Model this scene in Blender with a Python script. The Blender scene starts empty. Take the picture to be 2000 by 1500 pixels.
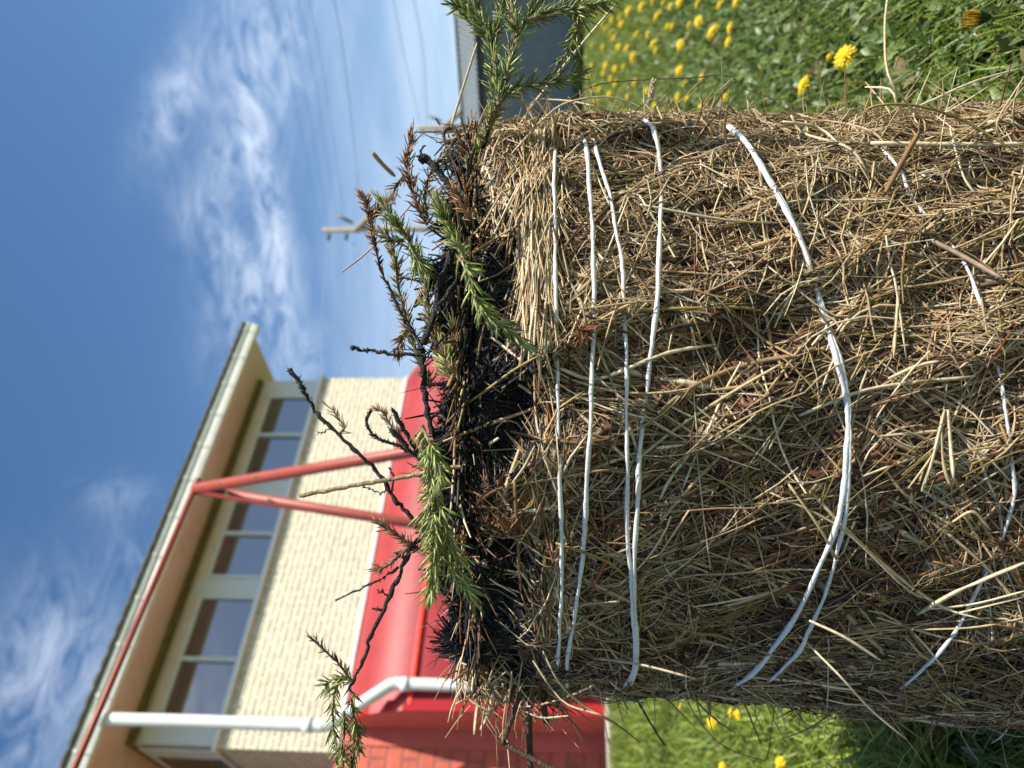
import bpy, bmesh, math, random
import numpy as np
from mathutils import Vector, Matrix
R_ = math.radians
rng = np.random.default_rng(7); random.seed(7)
scene = bpy.context.scene
COL = bpy.context.collection
# ------------------------------------------------------------ camera
H = .62; PITCH = R_(4.16); F = 1444.
fw = np.array([0, math.cos(PITCH), math.sin(PITCH)])
up = np.array([0, -math.sin(PITCH), math.cos(PITCH)])
rt = np.array([1., 0, 0]); CAM = np.array([0, 0, H])
cam = bpy.data.cameras.new('camera'); co = bpy.data.objects.new('camera', cam); COL.objects.link(co)
M = Matrix(((-up[0], rt[0], -fw[0], 0), (-up[1], rt[1], -fw[1], 0), (-up[2], rt[2], -fw[2], H), (0, 0, 0, 1)))
co.matrix_world = M
cam.sensor_fit = 'HORIZONTAL'; cam.sensor_width = 36; cam.lens = 26; cam.clip_start = .02; cam.clip_end = 2000
cam.dof.use_dof = True; cam.dof.focus_distance = .70; cam.dof.aperture_fstop = 5.4
scene.camera = co
scene.view_settings.view_transform = 'Standard'; scene.view_settings.look = 'None'
scene.view_settings.exposure = 0.72; scene.view_settings.gamma = 1
scene.cycles.max_bounces = 6; scene.cycles.transparent_max_bounces = 6
# ------------------------------------------------------------ sun + sky
SAZ = R_(68); SEL = R_(52)        # azimuth measured from "behind the camera" towards the right
sd = Vector((math.sin(SAZ)*math.cos(SEL), -math.cos(SAZ)*math.cos(SEL), math.sin(SEL)))
sl = bpy.data.lights.new('sun', 'SUN'); sl.energy = 5.0; sl.angle = R_(.5); sl.color = (1, .93, .82)
so = bpy.data.objects.new('sun', sl); COL.objects.link(so)
so.rotation_euler = sd.to_track_quat('Z', 'Y').to_euler(); so.location = (6, -4, 8)
W = bpy.data.worlds.new('World'); scene.world = W; W.use_nodes = True
nt = W.node_tree; N = nt.nodes; L = nt.links; N.clear()

def node(nt, t, **k):
    n = nt.nodes.new(t)
    for a, b in k.items():
        if a.startswith('i_'): n.inputs[a[2:].replace('_', ' ')].default_value = b
        else: setattr(n, a, b)
    return n
def mth(nt, op, a, b=None, c=None, clamp=False):
    n = nt.nodes.new('ShaderNodeMath'); n.operation = op; n.use_clamp = clamp
    for i, v in enumerate((a, b, c)):
        if v is None: continue
        if isinstance(v, (int, float)): n.inputs[i].default_value = v
        else: nt.links.new(v, n.inputs[i])
    return n.outputs[0]
sky = node(nt, 'ShaderNodeTexSky', sky_type='NISHITA', sun_disc=False)
sky.sun_elevation = SEL; sky.sun_rotation = math.atan2(sd.x, sd.y)
sky.air_density = 1.0; sky.dust_density = .6; sky.ozone_density = 2.2
tc = node(nt, 'ShaderNodeTexCoord'); sp = node(nt, 'ShaderNodeSeparateXYZ'); L.new(tc.outputs['Generated'], sp.inputs[0])
az = mth(nt, 'ARCTAN2', sp.outputs[0], sp.outputs[1]); el = mth(nt, 'ARCSINE', sp.outputs[2])
def cloudnoise(sx, sy, scale, det, dist, off, rot=0):
    cb = node(nt, 'ShaderNodeCombineXYZ'); L.new(mth(nt, 'MULTIPLY', az, sx), cb.inputs[0]); L.new(mth(nt, 'MULTIPLY', el, sy), cb.inputs[1]); cb.inputs[2].default_value = off
    mp = node(nt, 'ShaderNodeMapping'); mp.inputs['Rotation'].default_value[2] = rot; L.new(cb.outputs[0], mp.inputs[0])
    n = node(nt, 'ShaderNodeTexNoise'); n.inputs['Scale'].default_value = scale; n.inputs['Detail'].default_value = det; n.inputs['Roughness'].default_value = .58; n.inputs['Distortion'].default_value = dist
    L.new(mp.outputs[0], n.inputs[0]); return n.outputs[0]
def blob(a0, e0, sa, se, amp, tilt=0):
    a0, e0, sa, se = map(R_, (a0, e0, sa, se))
    da = mth(nt, 'SUBTRACT', az, a0); de = mth(nt, 'SUBTRACT', el, e0)
    ct, st = math.cos(R_(tilt)), math.sin(R_(tilt))
    u_ = mth(nt, 'ADD', mth(nt, 'MULTIPLY', da, ct/sa), mth(nt, 'MULTIPLY', de, st/sa))
    v_ = mth(nt, 'ADD', mth(nt, 'MULTIPLY', de, ct/se), mth(nt, 'MULTIPLY', da, -st/se))
    q = mth(nt, 'ADD', mth(nt, 'POWER', mth(nt, 'ABSOLUTE', u_), 2), mth(nt, 'POWER', mth(nt, 'ABSOLUTE', v_), 2))
    return mth(nt, 'MULTIPLY', mth(nt, 'EXPONENT', mth(nt, 'MULTIPLY', q, -1)), amp)
def addall(l):
    r = l[0]
    for q in l[1:]: r = mth(nt, 'ADD', r, q)
    return r
mask = addall([blob(21.5, 27.0, 4.5, 1.5, .75, -28), blob(17, 24.3, 5, 1.6, .6, -25), blob(15.5, 21.8, 7.5, 1.1, 1.0, 4), blob(11.5, 25.3, 4, 1.6, .55, 30),
    blob(24, 21.5, 6, 3.0, .5, 0), blob(6.5, 23.2, 5.0, 2.6, .75, -20), blob(2.0, 20.5, 3.5, 2.5, .55, -30), blob(-21, 33, 5.5, 3.8, .62, 20), blob(-27, 36, 5, 3.5, .5, 0), blob(-9, 31.8, 1.6, 2.0, .35), blob(-15, 30, 3, 1.2, .4, 30),
    blob(28, 18, 6, 3.5, .45), blob(60, 30, 14, 8, .6), blob(126, 27, 7, 4, 2.2), blob(112, 31, 4, 3, 1.5), blob(140, 33, 6, 3, 1.6), blob(-70, 35, 20, 7, .5), blob(180, 40, 60, 9, .5)])
n1 = cloudnoise(1.0, 2.4, 10, 9, 1.5, 3.1, R_(-24)); n2 = cloudnoise(.8, 2.8, 22, 6, 1.2, 8.2, R_(12))
wis = mth(nt, 'MULTIPLY', mth(nt, 'SUBTRACT', mth(nt, 'ADD', mth(nt, 'MULTIPLY', n1, .85), mth(nt, 'MULTIPLY', n2, .32)), .42), 3.0, clamp=True)
cirrus = mth(nt, 'MULTIPLY', mask, wis, clamp=True)
n3 = cloudnoise(1, 5, 3.2, 5, .5, 1.7, R_(3))
low = mth(nt, 'MULTIPLY', mth(nt, 'MULTIPLY', mth(nt, 'SUBTRACT', n3, .34), 3.2, clamp=True), mth(nt, 'MULTIPLY', mth(nt, 'SUBTRACT', R_(25), el), 2.6, clamp=True))
low = mth(nt, 'ADD', mth(nt, 'MULTIPLY', low, .7), mth(nt, 'MULTIPLY', mth(nt, 'SUBTRACT', R_(20), el), 1.5, clamp=True), clamp=True)
cl = mth(nt, 'MULTIPLY', mth(nt, 'MAXIMUM', cirrus, low), .70, clamp=True)
mx = node(nt, 'ShaderNodeMixRGB'); L.new(cl, mx.inputs[0])
hs = node(nt, 'ShaderNodeHueSaturation'); hs.inputs['Saturation'].default_value = 1.18; L.new(sky.outputs[0], hs.inputs['Color'])
L.new(hs.outputs[0], mx.inputs[1]); mx.inputs[2].default_value = (6.9, 7.8, 9.1, 1)
bg = node(nt, 'ShaderNodeBackground'); bg.inputs[1].default_value = .088; L.new(mx.outputs[0], bg.inputs[0])
wo = node(nt, 'ShaderNodeOutputWorld'); L.new(bg.outputs[0], wo.inputs[0])

# ------------------------------------------------------------ helpers
def ray(x, y): return fw + rt*((750-y)/F) + up*((1000-x)/F)
def Wp(x, y, d): return CAM + ray(x, y)*d
def ground_pt(x, y, z=0.):
    d = ray(x, y); return CAM + d*((z-H)/d[2])
def gz(x, y):
    x = np.asarray(x, float); y = np.asarray(y, float)
    return .09*np.clip((-x/np.maximum(y, 1)+.05)*2.2, 0, 1)*np.clip((y-2)/6, 0, 1) + .012*np.sin(x*1.7+y*.6)*np.clip((y-1.2)/2, 0, 1)
def tag(o, label=None, cat=None, group=None, kind=None):
    if label: o['label'] = label
    if cat: o['category'] = cat
    if group: o['group'] = group
    if kind: o['kind'] = kind
    return o
def empty(name, loc, label, cat, group=None):
    o = bpy.data.objects.new(name, None); COL.objects.link(o); o.location = loc; o.empty_display_size = .05
    return tag(o, label, cat, group)
def inv(parent): return parent.matrix_basis.inverted()
def link(name, me, mat, parent=None):
    """mesh given in world space; moved into the parent's space when it has one"""
    o = bpy.data.objects.new(name, me); COL.objects.link(o)
    if mat: me.materials.append(mat)
    if parent is not None:
        off = Vector((0, 0, 0)); p = parent
        while p is not None: off += p.location; p = p.parent
        me.transform(Matrix.Translation(-off)); o.parent = parent
    return o
def fast_mesh(name, V, Q, C=None, smooth=False, UVL=None):
    me = bpy.data.meshes.new(name); V = np.asarray(V, np.float32); Q = np.asarray(Q, np.int32)
    k = Q.shape[1]
    me.vertices.add(len(V)); me.vertices.foreach_set('co', V.ravel())
    me.loops.add(Q.size); me.loops.foreach_set('vertex_index', Q.ravel())
    me.polygons.add(len(Q)); me.polygons.foreach_set('loop_start', np.arange(len(Q), dtype=np.int32)*k)
    if smooth: me.polygons.foreach_set('use_smooth', np.ones(len(Q), bool))
    if C is not None:
        a = me.color_attributes.new('Col', 'FLOAT_COLOR', 'POINT')
        a.data.foreach_set('color', np.c_[np.asarray(C, np.float32), np.ones(len(V), np.float32)].ravel())
    me.update(calc_edges=True); return me
def nrmz(a): return a/np.maximum(np.linalg.norm(a, axis=-1, keepdims=True), 1e-9)
def tubes(P, Wd, C, ref=None, flat=1., sides=4, taper=None, caps=False):
    """P (N,K,3) centre lines, Wd (N,) half widths, C (N,3) colours -> V, Q, C"""
    P = np.asarray(P, float); n, k, _ = P.shape
    T = nrmz(np.gradient(P, axis=1))
    if ref is None: ref = np.broadcast_to(nrmz(rng.normal(size=(n, 1, 3))), (n, k, 3))
    S = np.cross(T, ref); bad = np.linalg.norm(S, axis=-1) < 1e-3; S[bad] = np.cross(T[bad], [.3, .5, .81]); S = nrmz(S); B = np.cross(S, T)
    tp = np.ones(k) if taper is None else np.asarray(taper)
    Wd = np.asarray(Wd, float)
    w = Wd[:, None]*tp[None, :] if Wd.ndim == 1 else Wd
    an = np.arange(sides)/sides*2*math.pi
    V = P[:, :, None, :] + S[:, :, None, :]*(w[:, :, None, None]*np.cos(an)[None, None, :, None]) + B[:, :, None, :]*(w[:, :, None, None]*flat*np.sin(an)[None, None, :, None])
    idx = np.arange(n*k*sides).reshape(n, k, sides)
    a = idx[:, :-1, :]; b = idx[:, 1:, :]; a2 = np.roll(a, -1, 2); b2 = np.roll(b, -1, 2)
    Q = np.stack([a, a2, b2, b], -1).reshape(-1, 4)
    if caps and sides == 4: Q = np.concatenate([Q, idx[:, 0, ::-1].reshape(-1, 4), idx[:, -1, :].reshape(-1, 4)])
    C = np.asarray(C, float)
    if C.ndim == 2: C = np.broadcast_to(C[:, None, None, :], (n, k, sides, 3))
    elif C.ndim == 3: C = np.broadcast_to(C[:, :, None, :], (n, k, sides, 3))
    return V.reshape(-1, 3), Q, C.reshape(-1, 3)
class Acc:
    def __init__(s): s.V = []; s.Q = []; s.C = []; s.n = 0
    def add(s, t):
        V, Q, C = t; s.V.append(V); s.Q.append(Q+s.n); s.C.append(C); s.n += len(V)
    def mesh(s, name, smooth=False): return fast_mesh(name, np.concatenate(s.V), np.concatenate(s.Q), np.concatenate(s.C), smooth)
def smooth_path(pts, n):
    """Catmull-Rom through pts, n samples"""
    p = np.asarray(pts, float); p = np.concatenate([[2*p[0]-p[1]], p, [2*p[-1]-p[-2]]])
    m = len(p)-3; u = np.linspace(0, m-1e-6, n); i = u.astype(int); t = (u-i)[:, None]
    a, b, c, d = p[i], p[i+1], p[i+2], p[i+3]
    return .5*((2*b)+(-a+c)*t+(2*a-5*b+4*c-d)*t*t+(-a+3*b-3*c+d)*t**3)
# ---- bmesh solids
class MB:
    def __init__(s): s.bm = bmesh.new()
    def hexa(s, c):            # 8 corners: 4 bottom ring, 4 top ring
        v = [s.bm.verts.new(tuple(p)) for p in c]
        for f in ((3, 2, 1, 0), (4, 5, 6, 7), (0, 1, 5, 4), (1, 2, 6, 5), (2, 3, 7, 6), (3, 0, 4, 7)): s.bm.faces.new([v[i] for i in f])
        return s
    def box(s, fn, a0, a1, b0, b1, z0, z1):
        return s.hexa([fn(a0, b0, z0), fn(a1, b0, z0), fn(a1, b1, z0), fn(a0, b1, z0), fn(a0, b0, z1), fn(a1, b0, z1), fn(a1, b1, z1), fn(a0, b1, z1)])
    def tube(s, pts, r, seg=12, caps=True):
        pts = [Vector(p) for p in pts]; rings = []
        rr = r if isinstance(r, (list, tuple, np.ndarray)) else [r]*len(pts)
        prev = None
        for i, p in enumerate(pts):
            t = (pts[min(i+1, len(pts)-1)]-pts[max(i-1, 0)]).normalized()
            if prev is None:
                a = t.orthogonal().normalized()
            else: a = (prev-t*prev.dot(t)).normalized()
            prev = a; b = t.cross(a)
            rings.append([s.bm.verts.new(p+(a*math.cos(2*math.pi*j/seg)+b*math.sin(2*math.pi*j/seg))*rr[i]) for j in range(seg)])
        for q, w_ in zip(rings, rings[1:]):
            for j in range(seg):
                f = s.bm.faces.new((q[j], q[(j+1) % seg], w_[(j+1) % seg], w_[j])); f.smooth = True
        if caps: s.bm.faces.new(rings[0][::-1]); s.bm.faces.new(rings[-1])
        return s
    def prism(s, prof, fn, a0, a1, smooth=False):   # prof: list of (b,z); extruded along a
        r0 = [s.bm.verts.new(tuple(fn(a0, b, z))) for b, z in prof]; r1 = [s.bm.verts.new(tuple(fn(a1, b, z))) for b, z in prof]
        n = len(prof)
        for i in range(n):
            f = s.bm.faces.new((r0[i], r0[(i+1) % n], r1[(i+1) % n], r1[i])); f.smooth = smooth
        s.bm.faces.new(r0[::-1]); s.bm.faces.new(r1); return s
    def build(s, name, mat, parent=None, bevel=0):
        bmesh.ops.recalc_face_normals(s.bm, faces=s.bm.faces)
        me = bpy.data.meshes.new(name); s.bm.to_mesh(me); s.bm.free()
        o = link(name, me, mat, parent)
        if bevel:
            m = o.modifiers.new('bevel', 'BEVEL'); m.width = bevel; m.segments = 2; m.limit_method = 'ANGLE'
        return o
# ------------------------------------------------------------ materials
def mat(name, color=(.5, .5, .5), rough=.6, attr=False, noise=0, nscale=20, bump=0, bscale=60, spec=.5, metallic=0, trans=0, coat=0, stretch=None, sub=0):
    m = bpy.data.materials.new(name); m.use_nodes = True; t = m.node_tree; b = t.nodes['Principled BSDF']
    b.inputs['Roughness'].default_value = rough; b.inputs['Specular IOR Level'].default_value = spec; b.inputs['Metallic'].default_value = metallic
    b.inputs['Coat Weight'].default_value = coat
    tcn = t.nodes.new('ShaderNodeTexCoord'); vec = tcn.outputs['Object']
    if stretch:
        mp = t.nodes.new('ShaderNodeMapping'); mp.inputs['Scale'].default_value = stretch; t.links.new(vec, mp.inputs[0]); vec = mp.outputs[0]
    if attr:
        a = t.nodes.new('ShaderNodeVertexColor'); a.layer_name = 'Col'; c = a.outputs[0]
    else:
        a = t.nodes.new('ShaderNodeRGB'); a.outputs[0].default_value = (*color, 1); c = a.outputs[0]
    if noise:
        nz = t.nodes.new('ShaderNodeTexNoise'); nz.inputs['Scale'].default_value = nscale; nz.inputs['Detail'].default_value = 6; nz.inputs['Roughness'].default_value = .65; t.links.new(vec, nz.inputs[0])
        mr = t.nodes.new('ShaderNodeMapRange'); mr.inputs[1].default_value = .3; mr.inputs[2].default_value = .7; mr.inputs[3].default_value = 1-noise; mr.inputs[4].default_value = 1+noise*.6
        t.links.new(nz.outputs[0], mr.inputs[0])
        vm = t.nodes.new('ShaderNodeVectorMath'); vm.operation = 'SCALE'; t.links.new(c, vm.inputs[0]); t.links.new(mr.outputs[0], vm.inputs['Scale']); c = vm.outputs[0]
    t.links.new(c, b.inputs['Base Color'])
    if bump:
        nb = t.nodes.new('ShaderNodeTexNoise'); nb.inputs['Scale'].default_value = bscale; nb.inputs['Detail'].default_value = 5; t.links.new(vec, nb.inputs[0])
        bp = t.nodes.new('ShaderNodeBump'); bp.inputs['Strength'].default_value = bump; bp.inputs['Distance'].default_value = .01; t.links.new(nb.outputs[0], bp.inputs['Height']); t.links.new(bp.outputs[0], b.inputs['Normal'])
    if trans:
        tr = t.nodes.new('ShaderNodeBsdfTranslucent'); t.links.new(c, tr.inputs[0]); ms = t.nodes.new('ShaderNodeMixShader'); ms.inputs[0].default_value = trans
        t.links.new(b.outputs[0], ms.inputs[1]); t.links.new(tr.outputs[0], ms.inputs[2]); t.links.new(ms.outputs[0], t.nodes['Material Output'].inputs[0])
    return m
M_straw = mat('dry straw', attr=True, rough=.5, noise=.35, nscale=180, trans=.12, spec=.4)
M_char = mat('charred straw', attr=True, rough=.62, spec=.22)
M_core = mat('packed chaff', attr=True, rough=.9, noise=.6, nscale=160, bump=1, bscale=220)
M_needle = mat('spruce needles', attr=True, rough=.38, spec=.5, trans=.12)
M_bark = mat('twig bark', attr=True, rough=.7, noise=.4, nscale=300, bump=.6, bscale=500)
M_twine = mat('white twine', (.62, .62, .63), rough=.7, noise=.26, nscale=330)
M_grass = mat('grass blades', attr=True, rough=.42, trans=.4, spec=.4)
M_flower = mat('dandelion yellow', attr=True, rough=.55, trans=.15)
def brick(name, c1, c2, mort, bw, bh, ms, rough, bump, vecscale=1):
    m = bpy.data.materials.new(name); m.use_nodes = True; t = m.node_tree; b = t.nodes['Principled BSDF']; b.inputs['Roughness'].default_value = rough
    tcn = t.nodes.new('ShaderNodeTexCoord'); sp = t.nodes.new('ShaderNodeSeparateXYZ'); t.links.new(tcn.outputs['Object'], sp.inputs[0])
    # along the wall: rotate so that u runs along the facade or its side
    ang = R_(48.8); u1 = mth(t, 'ADD', mth(t, 'MULTIPLY', sp.outputs[0], math.sin(ang)+math.cos(ang)), mth(t, 'MULTIPLY', sp.outputs[1], math.cos(ang)-math.sin(ang)))
    cb = t.nodes.new('ShaderNodeCombineXYZ'); t.links.new(u1, cb.inputs[0]); t.links.new(sp.outputs[2], cb.inputs[1])
    br = t.nodes.new('ShaderNodeTexBrick'); t.links.new(cb.outputs[0], br.inputs[0]); br.inputs['Scale'].default_value = 1
    br.inputs['Brick Width'].default_value = bw; br.inputs['Row Height'].default_value = bh; br.inputs['Mortar Size'].default_value = ms; br.inputs['Mortar Smooth'].default_value = .5
    br.inputs['Color1'].default_value = (*c1, 1); br.inputs['Color2'].default_value = (*c2, 1); br.inputs['Mortar'].default_value = (*mort, 1)
    nz = t.nodes.new('ShaderNodeTexNoise'); nz.inputs['Scale'].default_value = 9; nz.inputs['Detail'].default_value = 6; t.links.new(tcn.outputs['Object'], nz.inputs[0])
    mr = t.nodes.new('ShaderNodeMapRange'); mr.inputs[1].default_value = .3; mr.inputs[2].default_value = .7; mr.inputs[3].default_value = .80; mr.inputs[4].default_value = 1.08; t.links.new(nz.outputs[0], mr.inputs[0])
    vm = t.nodes.new('ShaderNodeVectorMath'); vm.operation = 'SCALE'; t.links.new(br.outputs[0], vm.inputs[0]); t.links.new(mr.outputs[0], vm.inputs['Scale']); t.links.new(vm.outputs[0], b.inputs['Base Color'])
    bp = t.nodes.new('ShaderNodeBump'); bp.invert = True; bp.inputs['Strength'].default_value = bump; bp.inputs['Distance'].default_value = .03; t.links.new(br.outputs['Fac'], bp.inputs['Height']); t.links.new(bp.outputs[0], b.inputs['Normal'])
    return m
M_cream = brick('cream brick', (.56, .51, .375), (.47, .43, .31), (.78, .73, .57), .24, .090, .022, .7, 1.0)  # mortar lighter than the brick: highlight lines of the courses put into its colour
M_redbrick = brick('red painted block', (.55, .12, .07), (.48, .10, .065), (.30, .10, .08), .4, .2, .016, .6, .6)
M_white = mat('white paint', (.74, .75, .72), rough=.4, noise=.08, nscale=6)
M_gutter = mat('gutter paint', (.80, .80, .73), rough=.45, noise=.15, nscale=5)
M_frame = mat('window frame paint', (.60, .63, .62), rough=.45, noise=.08, nscale=8)
M_soffit = mat('soffit boards', (.84, .62, .58), rough=.6, noise=.12, nscale=4, stretch=(1, 1, 1))
M_glass = mat('dark glass', (.012, .010, .010), rough=.03, spec=1.0)
M_glass.node_tree.nodes['Principled BSDF'].inputs['IOR'].default_value = 2.1
M_roof = mat('roof tile', (.055, .055, .045), rough=.8, noise=.5, nscale=30, bump=.5)
M_redgloss = mat('red glossy sheet', (.31, .017, .024), rough=.5, spec=.35, noise=.28, nscale=2.2, coat=.05, bump=.25, bscale=2.5)
M_redmatte = mat('faded red panel', (.62, .13, .10), rough=.55, noise=.15, nscale=5)
M_redtrim = mat('bright red trim', (.85, .04, .02), rough=.4)
M_swing = mat('red oxide paint', (.31, .055, .035), rough=.5, noise=.2, nscale=25)
M_bolt = mat('zinc bolt', (.7, .68, .66), rough=.25, metallic=.8)
M_shed = mat('grey corrugated steel', (.20, .235, .235), rough=.5, noise=.15, nscale=2)
M_shedroof = mat('grey roof sheet', (.15, .18, .18), rough=.55, noise=.2, nscale=2)
M_dark = mat('dark trim', (.03, .035, .05), rough=.6)
M_pole = mat('weathered pole timber', (.30, .26, .19), rough=.85, noise=.3, nscale=8, stretch=(8, 8, .6))
M_insul = mat('green brown insulator', (.10, .12, .07), rough=.4)
M_wire = mat('aluminium wire', (.25, .31, .42), rough=.6)
# ------------------------------------------------------------ ground
def lawn():
    ys = np.concatenate([np.linspace(-60, -4, 10), np.linspace(-3, 12, 61), np.linspace(13, 40, 28), np.linspace(50, 600, 20)])
    xs = np.concatenate([np.linspace(-400, -22, 14), np.linspace(-20, 20, 81), np.linspace(22, 400, 14)])
    X, Y = np.meshgrid(xs, ys); V = np.c_[X.ravel(), Y.ravel(), gz(X, Y).ravel()-.004]
    nx = len(xs); i = np.arange(len(ys)-1)[:, None]*nx+np.arange(nx-1)[None]; i = i.ravel()
    me = fast_mesh('lawn', V, np.c_[i, i+1, i+nx+1, i+nx], smooth=True)
    m = bpy.data.materials.new('lawn soil and turf'); m.use_nodes = True; t = m.node_tree; b = t.nodes['Principled BSDF']; b.inputs['Roughness'].default_value = .9
    tcn = t.nodes.new('ShaderNodeTexCoord'); nz = t.nodes.new('ShaderNodeTexNoise'); nz.inputs['Scale'].default_value = 3; nz.inputs['Detail'].default_value = 9; nz.inputs['Roughness'].default_value = .75; t.links.new(tcn.outputs['Object'], nz.inputs[0])
    cr = t.nodes.new('ShaderNodeValToRGB'); cr.color_ramp.elements[0].position = .35; cr.color_ramp.elements[0].color = (.05, .07, .015, 1); cr.color_ramp.elements[1].position = .68; cr.color_ramp.elements[1].color = (.12, .18, .035, 1)
    t.links.new(nz.outputs[0], cr.inputs[0]); t.links.new(cr.outputs[0], b.inputs['Base Color'])
    bp = t.nodes.new('ShaderNodeBump'); bp.inputs['Strength'].default_value = .8; bp.inputs['Distance'].default_value = .05; n2 = t.nodes.new('ShaderNodeTexNoise'); n2.inputs['Scale'].default_value = 40; t.links.new(tcn.outputs['Object'], n2.inputs[0]); t.links.new(n2.outputs[0], bp.inputs['Height']); t.links.new(bp.outputs[0], b.inputs['Normal'])
    o = link('lawn', me, m); tag(o, kind='structure')
lawn()
BX, BY, BR = -.027, 1.0, .353          # the bale's axis and radius

def grass():
    def place(n, ymin, ymax, wedge_frac=.8):
        y = np.exp(rng.uniform(math.log(ymin), math.log(ymax), n)); k = rng.random(n)
        u_ = np.where(k < wedge_frac*.62, rng.uniform(.27, .62, n), np.where(k < wedge_frac, rng.uniform(-.62, -.30, n), rng.uniform(-.8, .8, n)))
        x = u_*y
        keep = ((x-BX)**2+(y-BY)**2) > .33**2
        a = R_(48.8); sx = (x+4.425)*math.sin(a)+(y-9.02)*math.cos(a); wx = (x+4.425)*math.cos(a)-(y-9.02)*math.sin(a)
        keep &= ~((wx < .95))
        return x[keep], y[keep]
    def ribbons(x, y, Ln, wd, prof, lean, K, cols, lift=0, curl=1.):
        n = len(x); th = rng.uniform(0, 2*math.pi, n); d = np.c_[np.cos(th), np.sin(th)]; z0 = gz(x, y)
        t = np.linspace(0, 1, K)
        el0 = lean[:, None]; bend = curl*rng.uniform(.4, 1.5, n)[:, None]
        ang = el0 - bend*t[None]          # elevation angle along blade
        st = Ln[:, None]/(K-1)
        hx = np.concatenate([np.zeros((n, 1)), np.cumsum(np.cos(ang[:, :-1])*st, 1)], 1); hz = np.concatenate([np.zeros((n, 1)), np.cumsum(np.sin(ang[:, :-1])*st, 1)], 1)
        P = np.stack([x[:, None]+d[:, :1]*hx, y[:, None]+d[:, 1:]*hx, z0[:, None]+np.maximum(hz, .004)+lift], -1)
        side = np.stack([-d[:, 1], d[:, 0], rng.normal(0, .35, n)], -1); side = nrmz(side)[:, None, :]
        w = wd[:, None, None]*np.asarray(prof)[None, :, None] if np.ndim(prof) == 1 else (wd[:, None]*prof)[:, :, None]
        fold = np.stack([-np.sin(ang)*d[:, :1], -np.sin(ang)*d[:, 1:], np.cos(ang)], -1)*w*.35
        V = np.stack([P-side*w+fold, P, P+side*w+fold], 2)
        idx = np.arange(n*K*3).reshape(n, K, 3)
        Q = np.concatenate([np.stack([idx[:, :-1, j], idx[:, :-1, j+1], idx[:, 1:, j+1], idx[:, 1:, j]], -1).reshape(-1, 4) for j in (0, 1)])
        C = np.repeat(cols, K*3, 0)
        return V.reshape(-1, 3), Q, C
    A = Acc()
    def greens(n, a=(.10, .155, .016), b=(.27, .36, .05)):
        k = rng.random((n, 1)); c = np.array(a)*(1-k)+np.array(b)*k; c *= rng.uniform(.7, 1.25, (n, 1)); 
        dry = rng.random(n) < .04; c[dry] = np.array([.35, .28, .14])*rng.uniform(.6, 1.1, (dry.sum(), 1)); return c
    x, y = place(48000, .85, 5); n = len(x)
    A.add(ribbons(x, y, rng.uniform(.04, .11, n), rng.uniform(.0012, .003, n), [.7, 1, .8, .08], rng.uniform(.8, 1.5, n), 4, greens(n)))
    x, y = place(70000, 4, 32); n = len(x); s = (y/4)**.75
    A.add(ribbons(x, y, rng.uniform(.05, .09, n)*np.minimum(s, 2.2), rng.uniform(.003, .006, n)*s, [.8, 1, .1], rng.uniform(.9, 1.5, n), 3, greens(n)))
    # tall blades on the left
    n = 7000; y = np.exp(rng.uniform(math.log(1.1), math.log(6), n)); x = -y*rng.uniform(.33, .62, n)
    A.add(ribbons(x, y, rng.uniform(.10, .19, n), rng.uniform(.0025, .0055, n), [.6, 1, .9, .6, .06], rng.uniform(.8, 1.4, n), 5, greens(n, (.15, .22, .025), (.31, .40, .07)), curl=1.3))
    o = link('lawn_grass', A.mesh('lawn_grass'), M_grass); tag(o, 'green grass blades of the unmown lawn round the bale', 'grass', kind='stuff')
    # broad toothed leaves
    B = Acc(); K = 9
    x, y = place(13000, .85, 7, .85); n = len(x)
    prof = np.where(np.arange(K)[None] % 2 == 0, .42, 1.)*np.sin(np.linspace(.25, 3.0, K))[None]**.6*rng.uniform(.75, 1.1, (n, K)); prof[:, -1] = .04
    B.add(ribbons(x, y, rng.uniform(.045, .11, n), rng.uniform(.007, .014, n), prof, rng.uniform(.35, 1.25, n), K, greens(n, (.045, .09, .015), (.16, .24, .05)), curl=.9))
    n2 = 11000; x, y = place(n2, .85, 6, .85); n = len(x)
    B.add(ribbons(x, y, rng.uniform(.025, .06, n), rng.uniform(.008, .015, n), [.25, .8, 1, .8, .1], rng.uniform(.2, 1.1, n), 5, greens(n, (.06, .12, .025), (.20, .29, .10)), lift=.035, curl=.6))
    o = link('broad_leaf_weeds', B.mesh('broad_leaf_weeds'), M_grass); tag(o, 'broad toothed dandelion and clover leaves filling the lawn', 'weeds', kind='stuff')
grass()
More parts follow.
